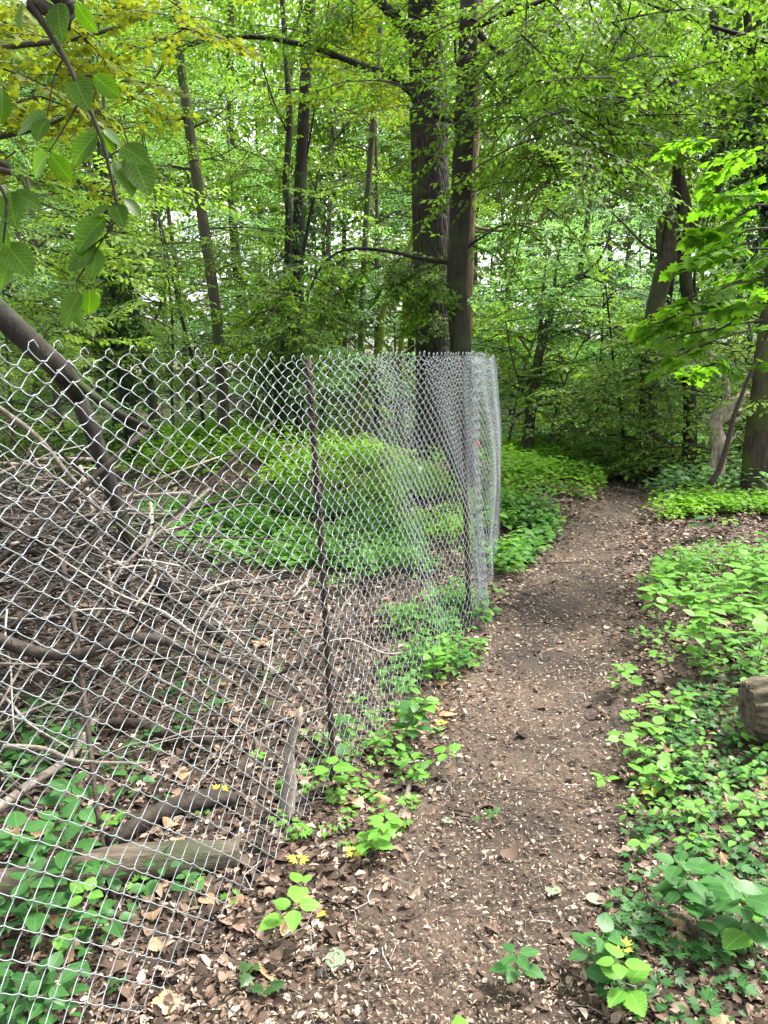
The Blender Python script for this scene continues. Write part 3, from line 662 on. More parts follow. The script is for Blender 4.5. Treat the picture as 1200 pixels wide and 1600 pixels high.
# ivy covered trunks on the left
def ivy_tree(label, stem, Yd, r, n, seed, topz=8, rr=.2):
    t, b, P, cr = main_tree('ivy_covered_tree', label, Yd, stem, [r, r * .8, r * .5, r * .15], 'bark_dark', 10, .08, topz=topz, seed=seed)
    q = np.random.RandomState(seed); mb = MB(); k = q.randint(1, len(P) - 1, n); a = q.uniform(0, 6.28, n); rad = np.abs(q.normal(rr, rr * .5, n))
    u = np.stack([np.cos(a), np.sin(a), q.normal(0, .3, n)], 1); po = P[k] + u * rad[:, None]; po[:, 2] += q.uniform(-.25, .25, n)
    mb.leaves(LWIDE[0], LWIDE[1], po, np.stack([q.normal(0, .4, n), q.normal(0, .4, n), -np.ones(n)], 1), u + q.normal(0, .35, (n, 3)), q.uniform(.05, .085, n))
    part('ivy', mb, M['leaf_dark'], t, b, sm=False, kind='stuff')
ivy_tree('ivy-clad dark trunk left of the crooked brown trunk', [(212, 705), (200, 620), (185, 540), (180, 480), (172, 400)], 10.2, .10, 1500, 31, 5.5, .22)
ivy_tree('broad ivy-darkened stem behind the fence post top', [(440, 702), (436, 620), (440, 560), (452, 500)], 11.5, .10, 1600, 32, 4.2, .3)
ivy_tree('tall tree wrapped in dense dark ivy at the upper right', [(1225, 700), (1215, 500), (1200, 300), (1180, 200), (1170, 60)], 10.5, .14, 5200, 33, 8.5, .5)

# right hand trees
t, b, P, cr = main_tree('multi_stem_tree', 'fork-stemmed tree beyond the bend of the path, right of the fence', 12.5,
    [(822, 705), (828, 650), (838, 590), (842, 555), (858, 500), (880, 450), (905, 430), (920, 330)], [.11, .09, .08, .075, .06, .05, .045, .04, .02], 'bark_grey', 11, .06,
    limbs=[([(842, 560), (845, 500), (850, 440), (855, 380)], [.045, .03, .01], 6), ([(842, 555), (862, 490), (868, 430), (880, 350)], [.04, .03, .01], 8), ([(826, 640), (800, 560), (790, 500)], [.02, .01], 4),
           ([(890, 445), (940, 400), (960, 330)], [.03, .01], 8)], crown=('mid', LQ), leafm='leaf_cool', seed=40)
for _ in range(60):
    cr.add(pt(qq.uniform(770, 1010), qq.uniform(330, 660), qq.uniform(12.4, 14.8)), qq.uniform(0, 6.3), qq.uniform(-.3, .2), qq.normal(0, .3), qq.uniform(.4, .8))
finish_tree(t, b, cr, 'leaf_cool')
t, b, P, cr = main_tree('broken_tree', 'twisted old trunk with a broken hollow snag, right of the path', 10.8,
    [(1018, 712), (1014, 650), (1012, 590), (1020, 500), (1030, 450), (1045, 400), (1052, 350), (1056, 300)], [.16, .135, .12, .12, .12, .135, .115, .08, .04], 'bark_grey', 16, .10, topz=4.1,
    limbs=[([(1035, 420), (1065, 390), (1085, 345), (1110, 318), (1122, 290), (1127, 240), (1128, 170), (1124, 90), (1110, 0)], [.09, .07, .055, .05, .04]),
           ([(1035, 430), (1030, 360), (1038, 330)], [.06, .05, .02]),
           ([(1060, 405), (1075, 350), (1075, 320), (1062, 260), (1052, 195), (1050, 150)], [.055, .05, .04, .03]),
           ([(1045, 400), (1010, 385), (980, 355), (955, 330)], [.03, .018, .008])], seed=41)
main_tree('dark_tree', 'upright dark trunk just right of the broken snag tree', 10.2, [(1082, 720), (1078, 640), (1072, 560), (1075, 480), (1070, 410)], [.10, .08, .075, .07], 'bark_dark', 11, .09, topz=5, seed=42,
          limbs=[([(1078, 600), (1095, 520), (1085, 430), (1110, 330)], [.03, .02, .01])])
ivy_tree('ivy-climbed reddish trunk beyond the path bend', [(1016, 700), (1014, 640), (1020, 600), (1030, 560), (1040, 500)], 11.6, .13, 260, 43, 3.2, .2)
main_tree('leafless_sapling', 'thin dark forked sapling standing in the undergrowth past the path', 11.2, [(980, 712), (972, 650), (962, 600), (958, 560)], [.03, .025, .02, .012], 'bark_dark', 8, .1, topz=2.6, seed=44,
          limbs=[([(966, 615), (955, 590), (940, 560)], [.012, .006]), ([(964, 610), (985, 570), (1010, 540), (1040, 470)], [.014, .006])])
main_tree('mossy_trunk_tree', 'stout mossy trunk at the far right edge of the undergrowth', 8.6, [(1182, 755), (1184, 690), (1192, 600), (1200, 520), (1215, 400), (1225, 200)], [.18, .135, .11, .10, .10, .09, .06], 'bark_old', 16, .09, seed=45)
def stick(name, label, cat, ctrl, rad, mat, sides=8, lump=.08, group=None, seed=0, kids=()):
    P = smooth(np.array(ctrl), 5); b = P[np.argmin(P[:, 2])].copy()
    t = thing(name, label, cat, b, group); mb = MB(); mb.tube(P, rad, sides, lump, seed=seed); part('stem' if kids else 'branch_wood', mb, M[mat], t, b)
    for c, r in kids: mb = MB(); mb.tube(smooth(np.array(c), 5), r, 6, lump, seed=seed + 1); part('side_branch', mb, M[mat], t, b)
    return t
stick('fallen_tree', 'pale barkless broken trunk slumped against the mossy trunk', 'dead tree', P_([(1118, 745), (1124, 700), (1117, 668), (1125, 650), (1150, 632), (1172, 618)], 9.3), [.10, .09, .085, .10, .11, .09], 'bark_pale', 12, .14,
      kids=[(P_([(1120, 665), (1135, 620), (1125, 570), (1100, 540), (1085, 490)], 9.3), [.05, .035, .02]), (P_([(1125, 720), (1140, 690), (1150, 680)], 9.2), [.03, .01])])
stick('leaning_sapling', 'thin dark stem leaning right across the mossy trunk', 'tree', P_([(1110, 757), (1125, 730), (1140, 680), (1147, 650), (1170, 590), (1200, 520), (1230, 440)], 8.0), [.035, .03, .025, .02, .012], 'stick_dark', 8, .05)

# yellow maple, upper left, and maple sprays at the right
t, b, P, cr = main_tree('yellow_maple_tree', 'maple with yellow-olive leaves hanging at the upper left corner', 8.2, [(-190, 760), (-180, 500), (-170, 200), (-165, -100)], [.12, .11, .10, .09, .05], 'bark_grey', 12, .05, topz=8,
    limbs=[([(-175, 300), (-60, 230), (60, 200), (150, 160)], [.04, .03, .01]), ([(-170, 150), (-20, 80), (120, 60), (250, 20)], [.04, .03, .01]), ([(-165, 20), (100, -40), (300, -20)], [.04, .015])], crown=('maple', LMAPLE), seed=50)
for _ in range(46):
    cr.add(pt(qq.uniform(-60, 200), qq.uniform(-20, 240), qq.uniform(6.8, 9)), qq.uniform(0, 6.3), qq.uniform(-.35, .2), qq.normal(0, .35), qq.uniform(.5, .85))
for _ in range(12):
    cr.add(pt(qq.uniform(180, 330), qq.uniform(-40, 60), qq.uniform(6.8, 9)), qq.uniform(0, 6.3), qq.uniform(-.35, .2), qq.normal(0, .35), qq.uniform(.5, .8))
finish_tree(t, b, cr, 'leaf_yel')
t, b, P, cr = main_tree('second_maple_tree', 'yellow-leaved maple sprays hanging left of the thickest trunk top', 13.5, [(560, 700), (565, 500), (575, 300), (590, 100), (600, -20)], [.06, .055, .05, .04, .03], 'bark_grey', 10, .05, topz=9, crown=('maple', LMAPLE), seed=51)
for _ in range(30):
    cr.add(pt(qq.uniform(530, 650), qq.uniform(-40, 170), qq.uniform(12, 14)), qq.uniform(0, 6.3), qq.uniform(-.35, .2), qq.normal(0, .35), qq.uniform(.6, 1))
finish_tree(t, b, cr, 'leaf_yel')
t, b, P, cr = main_tree('maple_sapling', 'young maple reaching bright layered sprays in from the right edge', 5.6, [(1330, 800), (1320, 600), (1310, 400), (1290, 200)], [.05, .04, .03, .02], 'bark_grey', 10, .05, topz=4.2,
    limbs=[([(1312, 420), (1220, 360), (1120, 370), (1060, 400)], [.015, .01, .004]), ([(1316, 500), (1220, 440), (1120, 450), (1060, 470)], [.015, .008, .004]), ([(1320, 620), (1220, 520), (1120, 530), (1050, 560)], [.015, .008, .004]), ([(1305, 330), (1200, 320), (1110, 330)], [.012, .005])], crown=('maple', LMAPLE), seed=52)
for (x, y, n) in ((1185, 340, 4), (1200, 400, 4), (1180, 450, 3), (1080, 480, 2), (1130, 500, 3), (1190, 480, 3), (1100, 540, 2), (1155, 550, 3), (1195, 300, 3), (1200, 250, 3)):
    for _ in range(n):
        cr.add(pt(x + qq.normal(0, 38), y + qq.normal(0, 26), qq.uniform(4.9, 6.0)), math.pi + qq.normal(0, .9), qq.uniform(-.35, .25), qq.normal(0, .25), qq.uniform(.24, .42))
finish_tree(t, b, cr, 'leaf_maple')
t, b, P, cr = main_tree('broadleaf_tree', 'leafy tree filling the upper right corner above the snag', 9.5, [(1330, 730), (1320, 500), (1300, 250), (1280, 0)], [.12, .11, .10, .08], 'bark_dark', 12, .05, topz=8,
    limbs=[([(1300, 250), (1200, 165), (1120, 135), (1010, 100)], [.04, .02, .008]), ([(1290, 80), (1180, 60), (1050, 20), (950, -20)], [.04, .02, .008])], crown=('mid', LQR), seed=53)
for _ in range(78):
    cr.add(pt(qq.uniform(900, 1260), qq.uniform(-80, 260), qq.uniform(7.5, 11)), qq.uniform(0, 6.3), qq.uniform(-.35, .2), qq.normal(0, .35), qq.uniform(.5, .9))
finish_tree(t, b, cr, 'leaf_horn')

# ------------------------------------------------------------------ overhanging foreground branch (tree stands left of the frame)
def near_leaf_dir(b_, t_): return t_ - b_
tb = np.array([-2.6, .7, float(terrain(-2.6, .7))])
t = thing('overhanging_tree', 'large pleated leaves on a thin dark branch hanging over the fence, nearest foliage', 'tree', tb)
mb = MB(); mb.tube(smooth([tb - [0, 0, .2], tb + [.05, 0, 1.5], tb + [.2, .1, 3.2], tb + [.3, .2, 4.5]], 5), [.09, .07, .05, .02], 12, .05); part('trunk', mb, M['bark_grey'], t, tb)
YB = 1.22
mainb = [tb + [.18, .08, 2.6], np.array([-1.5, 1.0, 3.1]), pt(20, -90, YB)] + P_([(45, 0), (62, 28), (100, 90), (130, 150), (158, 215), (172, 270), (182, 320), (178, 348), (160, 375), (152, 392), (143, 440)], YB)
cr = Crown('coarse', LQR); cr.q = np.random.RandomState(88)  # unseen crown above the frame, added to shade the near ground
for a_, l_, z_ in ((.2, 2.6, 4.2), (.9, 2.8, 4.4), (-.7, 2.6, 4.1), (1.8, 2.2, 4.3), (-1.8, 2.2, 4.2), (3.1, 2.0, 4.4), (.5, 3.4, 4.5), (-.2, 3.6, 4.5)):
    e = tb + [math.cos(a_) * l_, math.sin(a_) * l_, z_ + 1.2]; lp = smooth([tb + [.3, .2, 4.2], (tb + [.3, .2, 4.4] + e) / 2 + [0, 0, .3], e], 5)
    mb = MB(); mb.tube(lp, [.04, .012], 6, cap=False); part('limb', mb, M['bark_grey'], t, tb)
    for _ in range(9): k_ = cr.q.randint(4, len(lp)); cr.add(lp[k_] + [0, 0, cr.q.uniform(-.1, .5)], cr.q.uniform(0, 6.28), cr.q.uniform(-.1, .4), cr.q.normal(0, .3), cr.q.uniform(.7, 1.1))
finish_tree(t, tb, cr, 'leaf_mid')
mb = MB(); mb.tube(smooth(mainb, 4), [.02, .012, .0045, .0032, .0024, .0014, .0008], 7, .05); part('branch', mb, M['treetwig'], t, tb)
side2 = [tb + [.12, .05, 1.9], np.array([-1.6, 1.0, 2.3])] + P_([(-80, 210), (-30, 260), (5, 300), (10, 330), (5, 380)], 1.2)
mb = MB(); mb.tube(smooth(side2, 4), [.014, .006, .003, .0012], 6, .05); part('branch', mb, M['treetwig'], t, tb)
for tw in ([(128, 152), (100, 200), (76, 238)], [(122, 130), (118, 122), (146, 116)], [(100, 88), (85, 120), (74, 180)], [(60, 24), (88, 10), (118, 4)], [(165, 250), (185, 235), (200, 236)], [(180, 315), (190, 310)], [(160, 372), (125, 400)], [(152, 392), (120, 440), (125, 460)]):
    mb = MB(); mb.tube(smooth(P_(tw, YB), 4), [.0016, .0008], 5); part('twig', mb, M['treetwig'], t, tb)
nl = [(35, 5, 30, 45, 0), (60, -5, 80, 28, 1), (90, 4, 94, 58, 0), (118, 4, 150, 52, 1), (104, 60, 70, 85, 0), (115, 120, 136, 166, 0), (145, 117, 188, 152, 0), (75, 182, 20, 206, 0), (73, 184, 55, 218, 0), (152, 208, 110, 256, 0), (156, 205, 176, 238, 1),
      (75, 240, 48, 276, 0), (78, 240, 112, 284, 0), (160, 203, 192, 226, 0), (190, 228, 228, 252, 0), (202, 238, 234, 302, 0), (182, 250, 208, 302, 1), (194, 310, 221, 338, 1), (180, 318, 192, 352, 0), (170, 322, 142, 338, 0),
      (165, 338, 114, 392, 0), (163, 350, 148, 392, 1), (152, 386, 104, 420, 0), (152, 388, 142, 432, 0), (122, 398, 108, 434, 0), (140, 452, 140, 493, 0), (126, 456, 98, 508, 0), (116, 476, 128, 510, 1),
      (2, 135, 4, 194, 1), (14, 298, 22, 352, 0), (20, 300, 64, 324, 0), (8, 380, 48, 428, 0), (4, 384, -8, 424, 0), (-4, 250, 20, 264, 0), (6, 330, -10, 372, 0), (22, 400, -5, 450, 0), (-5, 350, 12, 388, 0)]
lm = MB(); lm.leaves(LPLEAT[0], LPLEAT[1], np.zeros((1, 3)), np.array([[1.0, 0, 0]]), np.array([[0, 0, 1.0]]), 1); LM = lm.mesh('leaf', M['leaf_near'], sm=False)
from mathutils import Matrix
def orient(o, p, d, n, sc, wsc=1.0, base=(0, 0, 0)):
    d = nz(np.asarray(d, float)); y = nz(np.cross(n, d)); z = np.cross(d, y); p = np.asarray(p) - np.asarray(base)
    m_ = Matrix(((d[0] * sc, y[0] * sc * wsc, z[0] * sc, p[0]), (d[1] * sc, y[1] * sc * wsc, z[1] * sc, p[1]), (d[2] * sc, y[2] * sc * wsc, z[2] * sc, p[2]), (0, 0, 0, 1)))
    o.matrix_basis = m_
for (x0, y0, x1, y1, dk) in nl:
    a = pt(x0, y0, YB); e = pt(x1, y1, YB + rs.uniform(-.03, .03)); l = np.linalg.norm(e - a)
    nrm = nz(np.array([rs.normal(0, .35), -1.0 if not dk else -.35, rs.uniform(.2, .9)]))
    o = put('leaf', LM, t); orient(o, a, e - a, nrm, l, 1.0 if not dk else .9, tb)

# ------------------------------------------------------------------ dead leaning branch and brush pile
stick('leaning_dead_branch', 'thick forked dead branch leaning down from the left edge behind the fence', 'dead branch',
      P_([(-120, 400), (-40, 460), (0, 492), (60, 548), (100, 584)], 3.3) + P_([(118, 612), (140, 665), (158, 715), (178, 775), (205, 848), (235, 902), (290, 960), (350, 1000)], 3.7),
      [.052, .05, .048, .044, .040, .037, .035, .033, .025], 'bark_dark', 10, .07, seed=2,
      kids=[(P_([(100, 584), (130, 606), (175, 640), (232, 668)], 3.5), [.026, .02, .014]), (P_([(45, 530), (70, 560), (90, 600), (120, 640)], 3.4), [.008, .004])])
# two bare branches reaching over the pile from the left
stick('grey_branch', 'bare grey branch sloping from the left edge beneath the forked dead branch', 'dead branch', P_([(-60, 600), (0, 640), (60, 685), (110, 745), (170, 800), (240, 860)], 3.9), [.018, .016, .013, .009], 'stick_grey', 8, .08)
stick('curved_branch', 'long dark branch curving along the ground above the brush pile foot', 'dead branch', P_([(-60, 960), (0, 1000), (60, 1020), (130, 1022), (190, 1000), (250, 1000), (320, 1025), (400, 1045, 3.1)], 2.85), [.026, .025, .024, .02, .012], 'stick_dark', 9, .06)
stick('arched_branch', 'thin dark branch arching from the brush pile up over the green clearing', 'dead branch', P_([(60, 860), (180, 790), (280, 755), (340, 715), (395, 708)], 4.8), [.016, .013, .010, .005], 'stick_dark')
stick('low_arched_branch', 'pale-sided thin branch arching low across the clearing ground', 'dead branch', P_([(230, 850), (290, 822), (350, 795), (400, 788), (440, 800)], 5.0), [.014, .012, .008, .004], 'stick_grey')
stick('broken_branch', 'dark broken branch lying right of the leaves under the curved branch', 'dead branch', [gnd(*p) + np.array([0, 0, .05]) for p in ((140, 1150), (215, 1150), (260, 1165), (330, 1180))], [.02, .024, .022, .015], 'stick_dark')
stick('peeled_branch', 'half peeled tan branch pointing up from the lower left edge', 'dead branch', [gnd(*p) + np.array([0, 0, .07]) for p in ((-20, 1310), (50, 1255), (110, 1210), (150, 1150))], [.020, .018, .016, .012], 'stick_pale')
stick('fallen_log', 'thick weathered log lying behind the foot of the fence', 'log', [gnd(*p) + np.array([0, 0, .035]) for p in ((-120, 1420), (-20, 1410), (80, 1392), (180, 1372), (290, 1360), (375, 1352))], [.054, .056, .058, .054, .050, .034], 'wood_grey', 14, .09)
stick('split_log', 'dark split log behind the thick weathered log', 'log', [gnd(*p) + np.array([0, 0, .03]) for p in ((170, 1335), (240, 1290), (310, 1265), (370, 1262))], [.025, .035, .035, .02], 'stick_dark', 10, .12)
stick('upright_snag', 'grey weathered dead stem standing behind the mesh near the fence post', 'dead branch', [gnd(446, 1280) - np.array([0, 0, .03]), gnd(446, 1280) + np.array([.01, .02, .1]), gnd(446, 1280) + np.array([.015, .03, .22]), gnd(446, 1280) + np.array([.05, .05, .36])], [.030, .024, .018, .010], 'stick_pale', 10, .12)
stick('crooked_stick', 'crooked brown stick on the leaves between fence and path', 'stick', [gnd(*p) + np.array([0, 0, .015]) for p in ((612, 1305), (628, 1270), (640, 1230), (642, 1208))], [.007, .009, .008, .006], 'stick_grey')
for pts_, lab in ((((495, 1540), (510, 1520)), 'stub of twig beside the grey fallen leaf near the bottom'), (((700, 1270), (738, 1276)), 'short dark stick lying at the left side of the path'),
                  (((765, 1490), (740, 1468)), 'pale twig lying on the bare part of the path'), (((835, 884), (915, 880)), 'straight stick lying across the path in the distance'),
                  (((915, 882), (950, 878)), 'second shorter stick across the path in the distance'), (((1000, 860), (1030, 852)), 'dark twig at the right verge of the far path')):
    stick('stick', lab, 'stick', [gnd(*p) + np.array([0, 0, .012]) for p in pts_], [.006, .005], 'stick_dark', 6)
# brush pile
def pile(x, y): return float(terrain(x, y)) + .92 * math.exp(-(((x + 2.1) / 1.15) ** 2 + ((y - 3.9) / 1.15) ** 2)) + .10 * math.exp(-(((x + 1.1) / .8) ** 2 + ((y - 3.2) / .7) ** 2))
def pilestick(q, l, r, mb, sides=5, near=False):
    x = q.normal(-1.85, .60); y = q.normal(3.55, .62)
    f = (x + .18 - (-.186)) - .39 * (y - 2.55)
    if x > -.186 + .39 * (y - 2.55) - .25 or y < 2.1: return None
    a = q.normal(.35, .8) if q.rand() < .5 else q.uniform(0, 3.14); dv = np.array([math.cos(a), -math.sin(a), q.normal(.05, .42)]) * l
    n = 5; P = []
    z0 = pile(x, y) * (q.uniform(.45, 1.08) if not near else 1) + q.uniform(.0, .08)
    bend = q.normal(0, .15, 2) * l; kk = q.normal(0, .02 * l, (n, 3))
    for i in range(n):
        u = i / (n - 1) - .5; p = np.array([x, y, z0]) + dv * u + kk[i]; p[0] += bend[0] * u * u; p[2] += bend[1] * (u * u) * .8
        p[2] = max(p[2], float(terrain(p[0], p[1])) + .01)
        lim = -.186 + .39 * (p[1] - 2.55) - .07
        p[0] = min(p[0], lim); P.append(p)
    P = smooth(np.array(P), 3); mb.tube(P, [r, r * .8, r * .45], sides, .06, seed=q.randint(999)); return P
q = np.random.RandomState(5); mb = MB(); c = 0
while c < 1900:
    if pilestick(q, q.uniform(.15, .9), .0014 + .008 * q.rand() ** 2.5, mb, 4) is not None: c += 1
put('brush_tangle', mb.mesh('brush_tangle', M['twig'], sm=True), kind='stuff', label='dense tangle of thin dead twigs forming the brush pile')
q = np.random.RandomState(6); c = 0; cols3 = ['grey', 'dark brown', 'pale']
while c < 64:
    mb = MB(); P = pilestick(q, q.uniform(.6, 1.7), q.uniform(.006, .014), mb, 7, True)
    if P is None: continue
    c += 1; mt = ['stick_grey', 'stick_dark', 'stick_dark', 'stick_grey', 'stick_pale'][c % 5 if c % 9 else 4]
    b = P[0]; nm = {'stick_grey': 'bare grey stick tangled in the brush pile behind the fence', 'stick_dark': 'dark brown stick tangled in the brush pile behind the fence', 'stick_pale': 'pale barkless stick in the brush pile behind the fence'}[mt]
    t = thing('dead_stick', nm, 'stick', b, {'stick_grey': 'grey brush pile sticks', 'stick_dark': 'dark brush pile sticks', 'stick_pale': 'pale brush pile sticks'}[mt]); part('stick_wood', mb, M[mt], t, b)

# stump on the right bank
g0 = gnd(1205, 1165); tb = g0.copy(); t = thing('tree_stump', 'ridged bark log end lying at the right edge of the path bank', 'log', tb)
mb = MB()
ctrl = smooth([g0 + [-.10, .02, .14], g0 + [.12, .0, .15], g0 + [.5, -.03, .16], g0 + [.9, -.05, .16]], 6)
rr = np.full(len(ctrl), .118); rr[0] = .10; rr[1] = .114
T_ = nz(np.gradient(ctrl, axis=0)); A_ = nz(np.cross(T_, [0, 0, 1.0])); B_ = np.cross(T_, A_)
th = np.arange(64) * 2 * np.pi / 64; rg = .5 + .5 * np.sin(th * 17 + np.sin(th * 3) * 2)
V = []
for i in range(len(ctrl)):
    r_ = rr[i] * (1 + .22 * (rg ** .7 - .5) + rs.normal(0, .018, 64) + .03 * np.sin(th * 5 + i * .5)); V.append(ctrl[i] + A_[i] * (np.cos(th) * r_)[:, None] + B_[i] * (np.sin(th) * r_)[:, None])
V = np.array(V).reshape(-1, 3); i = np.arange(len(ctrl) - 1)[:, None] * 64; j = np.arange(64)[None]; j2 = (j + 1) % 64
mb.add(V, np.concatenate([np.stack([i + j, i + j2, i + 64 + j2], -1).reshape(-1, 3), np.stack([i + j, i + 64 + j2, i + 64 + j], -1).reshape(-1, 3)])); part('bark', mb, M['stump'], t, tb, sm=False)
mb = MB(); vv = V[:64]; k = np.arange(64); mb.add(np.vstack([vv * .999 + ctrl[0] * .001, ctrl[0] + [.02, 0, 0]]), np.stack([(k + 1) % 64, k, np.full(64, 64)], -1)); part('cut_end', mb, M['wood_grey'], t, tb)

# ------------------------------------------------------------------ ground cover
def plant_arrays(q, h, nl, ls, rad):
    """little plant: whorled leaf layers on a stem; returns P, D, N, S"""
    P = []; D = []; N_ = []; S_ = []
    for i in range(nl):
        u = (i + 1) / nl; a = i * 2.4 + q.uniform(-.3, .3); z = h * (.45 + .55 * u); r = rad * (1 - .5 * u)
        P.append([math.cos(a) * r * .3, math.sin(a) * r * .3, z]); D.append([math.cos(a), math.sin(a), q.normal(-.05, .22)]); N_.append([q.normal(0, .25), q.normal(0, .25), 1]); S_.append(ls * q.uniform(.65, 1.1))
    return [np.array(x, float) for x in (P, D, N_, S_)]
def cover(name, label, poly, n, h, ls, mat, tpl=LQR, seed=0, nl=7, thr=-.4, extra=None):
    q = np.random.RandomState(seed); xy = region(poly, n, q) if extra is None else extra
    if extra is None: xy = xy + q.normal(0, .045 * float(np.median(xy[:, 1])) ** .75, xy.shape) * (q.rand(len(xy), 1) < .6)
    xy = xy[clump(xy, q, 1.6, thr)]; xy = xy[(np.abs(xy[:, 0] - path_x(xy[:, 1])) > path_w(xy[:, 1]) * .95) | (xy[:, 1] > 10.5)]; mb = MB()
    hv = .75 + .5 * (np.sin(xy[:, 0] * 3.1 + seed) * np.sin(xy[:, 1] * 2.7 + seed * 2) * .5 + .5)
    tp = [plant_arrays(np.random.RandomState(k), 1, nl, 1, 1) for k in range(6)]
    for (x, y), hk in zip(xy, hv):
        P, D, N_, S_ = tp[q.randint(6)]; a = q.uniform(0, 6.28); ca, sa = math.cos(a), math.sin(a); m_ = np.array([[ca, -sa, 0], [sa, ca, 0], [0, 0, 1]]); hh = h * hk * q.uniform(.35, 1.3); z = float(terrain(x, y))
        tl = np.array([q.normal(0, .15), q.normal(0, .15)]); Q = P @ m_.T
        po = np.stack([x + Q[:, 0] * ls * 2 + tl[0] * Q[:, 2] * hh, y + Q[:, 1] * ls * 2 + tl[1] * Q[:, 2] * hh, z + Q[:, 2] * hh], 1)
        mb.leaves(tpl[0], tpl[1], po, D @ m_.T, N_, S_ * ls * q.uniform(.8, 1.15))
    put(name, mb.mesh(name, M[mat]), kind='stuff', label=label)
cover('bright_ground_cover', 'bright yellow-green low plants on the bank left of the path bend', [(775, 705), (830, 700), (900, 715), (945, 745), (945, 800), (880, 790), (820, 800), (775, 770)], 1150, .24, .08, 'leaf_bright', seed=1, nl=9, thr=-.25)
cover('green_ground_cover', 'mid green low plants right of the fence corner', [(775, 790), (860, 800), (870, 860), (850, 890), (800, 905), (775, 900)], 260, .20, .085, 'leaf_ground', LOV, seed=2, nl=9)
cover('clearing_ground_cover', 'sunlit low plants across the far side of the fenced clearing', [(170, 690), (440, 685), (430, 720), (300, 750), (200, 760), (150, 740)], 1300, .26, .09, 'leaf_bright', seed=3, nl=8, thr=-.35)
cover('clearing_ground_cover', 'low green plants in the middle of the fenced clearing', [(400, 715), (560, 700), (650, 740), (740, 790), (745, 880), (640, 830), (540, 790), (430, 765)], 1100, .22, .075, 'leaf_bright', seed=4, nl=9, thr=-.3)
cover('clearing_ground_cover', 'low green plants on the near side of the fenced clearing', [(250, 800), (420, 780), (560, 800), (650, 850), (650, 900), (520, 920), (380, 900), (200, 850), (220, 800)], 1500, .17, .07, 'leaf_ground', seed=5, nl=8, thr=-.45)
cover('fence_ground_cover', 'fresh green plants just behind the mesh near the corner', [(610, 985), (720, 930), (745, 960), (700, 1010), (620, 1050), (590, 1060)], 90, .14, .065, 'leaf_ground', LOV, seed=6)
cover('verge_ground_cover', 'yellow-green low plants edging the right bank in the distance', [(1030, 785), (1200, 785), (1260, 800), (1260, 835), (1150, 815), (1040, 812)], 420, .16, .075, 'leaf_bright', seed=7)
cover('shade_ground_cover', 'dark green undergrowth spreading beyond the path bend', [(900, 720), (960, 690), (1260, 700), (1300, 790), (1040, 782), (960, 755)], 1300, .30, .10, 'leaf_cool', LOV, seed=8, thr=-.7)
cover('shade_ground_cover', 'green undergrowth left of the path where it disappears', [(770, 690), (900, 690), (930, 715), (860, 705), (775, 708)], 420, .25, .10, 'leaf_cool', LOV, seed=9, thr=-.7)
cover('left_ground_cover', 'leafy undergrowth behind the brush pile at the left', [(-200, 690), (200, 690), (180, 760), (-200, 800)], 900, .35, .10, 'leaf_mid', seed=10, thr=-.6)
ex = np.stack([rs.uniform(-16, 16, 1500), rs.uniform(13, 26, 1500)], 1)
cover('forest_floor_plants', 'low green growth over the distant woodland floor', None, 0, .35, .16, 'leaf_cool', seed=11, thr=-.8, extra=ex)
cover('bank_ground_cover', 'small mixed seedlings carpeting the right bank', [(1030, 880), (1260, 870), (1260, 1120), (1100, 1100), (1010, 1060)], 320, .12, .052, 'leaf_ground', LOV, seed=12, nl=7, thr=-.5)
# finely cut anemone leaves near the camera
def cut_leaf():
    V = []; Fc = []; n = 0
    for a in (-1.0, -.5, 0, .5, 1.0):
        ca, sa = math.cos(a), math.sin(a)
        for (u, wd) in ((0, 0),): pass
        pts_ = [(0, 0), (.35, .09), (.55, .16), (.68, .08), (1, 0), (.68, -.08), (.55, -.16), (.35, -.09)]
        l = 1 - .28 * abs(a); V += [(x * l * ca - y * l * sa, x * l * sa + y * l * ca, .05 * x) for x, y in pts_]
        Fc += [[n, n + 7, n + 1], [n + 1, n + 7, n + 6], [n + 1, n + 6, n + 2], [n + 2, n + 6, n + 3], [n + 3, n + 6, n + 5], [n + 3, n + 5, n + 4]]; n += 8
    return np.array(V, float), np.array(Fc)
LCUT = cut_leaf()
cover('fence_foot_cover', 'leafy seedlings massed along the path side of the fence near its corner', [(650, 1060), (700, 1010), (760, 990), (785, 1020), (765, 1060), (740, 1120), (690, 1190), (640, 1230), (560, 1210), (600, 1150)], 150, .10, .05, 'leaf_ground', LOV, seed=14, nl=6, thr=-.2)
cover('right_bank_cover', 'low green seedlings scattered through the litter of the right bank', [(1000, 1090), (1230, 1080), (1230, 1400), (1050, 1350), (940, 1200)], 95, .08, .042, 'leaf_ground', LOV, seed=15, nl=6, thr=-.3)
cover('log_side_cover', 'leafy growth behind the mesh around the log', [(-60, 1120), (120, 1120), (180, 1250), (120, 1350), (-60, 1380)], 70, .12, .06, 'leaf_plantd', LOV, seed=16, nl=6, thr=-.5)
cover('log_side_cover', 'leafy growth below the log in the lower left corner', [(-60, 1420), (200, 1440), (150, 1560), (100, 1640), (-60, 1640)], 35, .12, .055, 'leaf_plantd', LOV, seed=17, nl=7, thr=-.6)
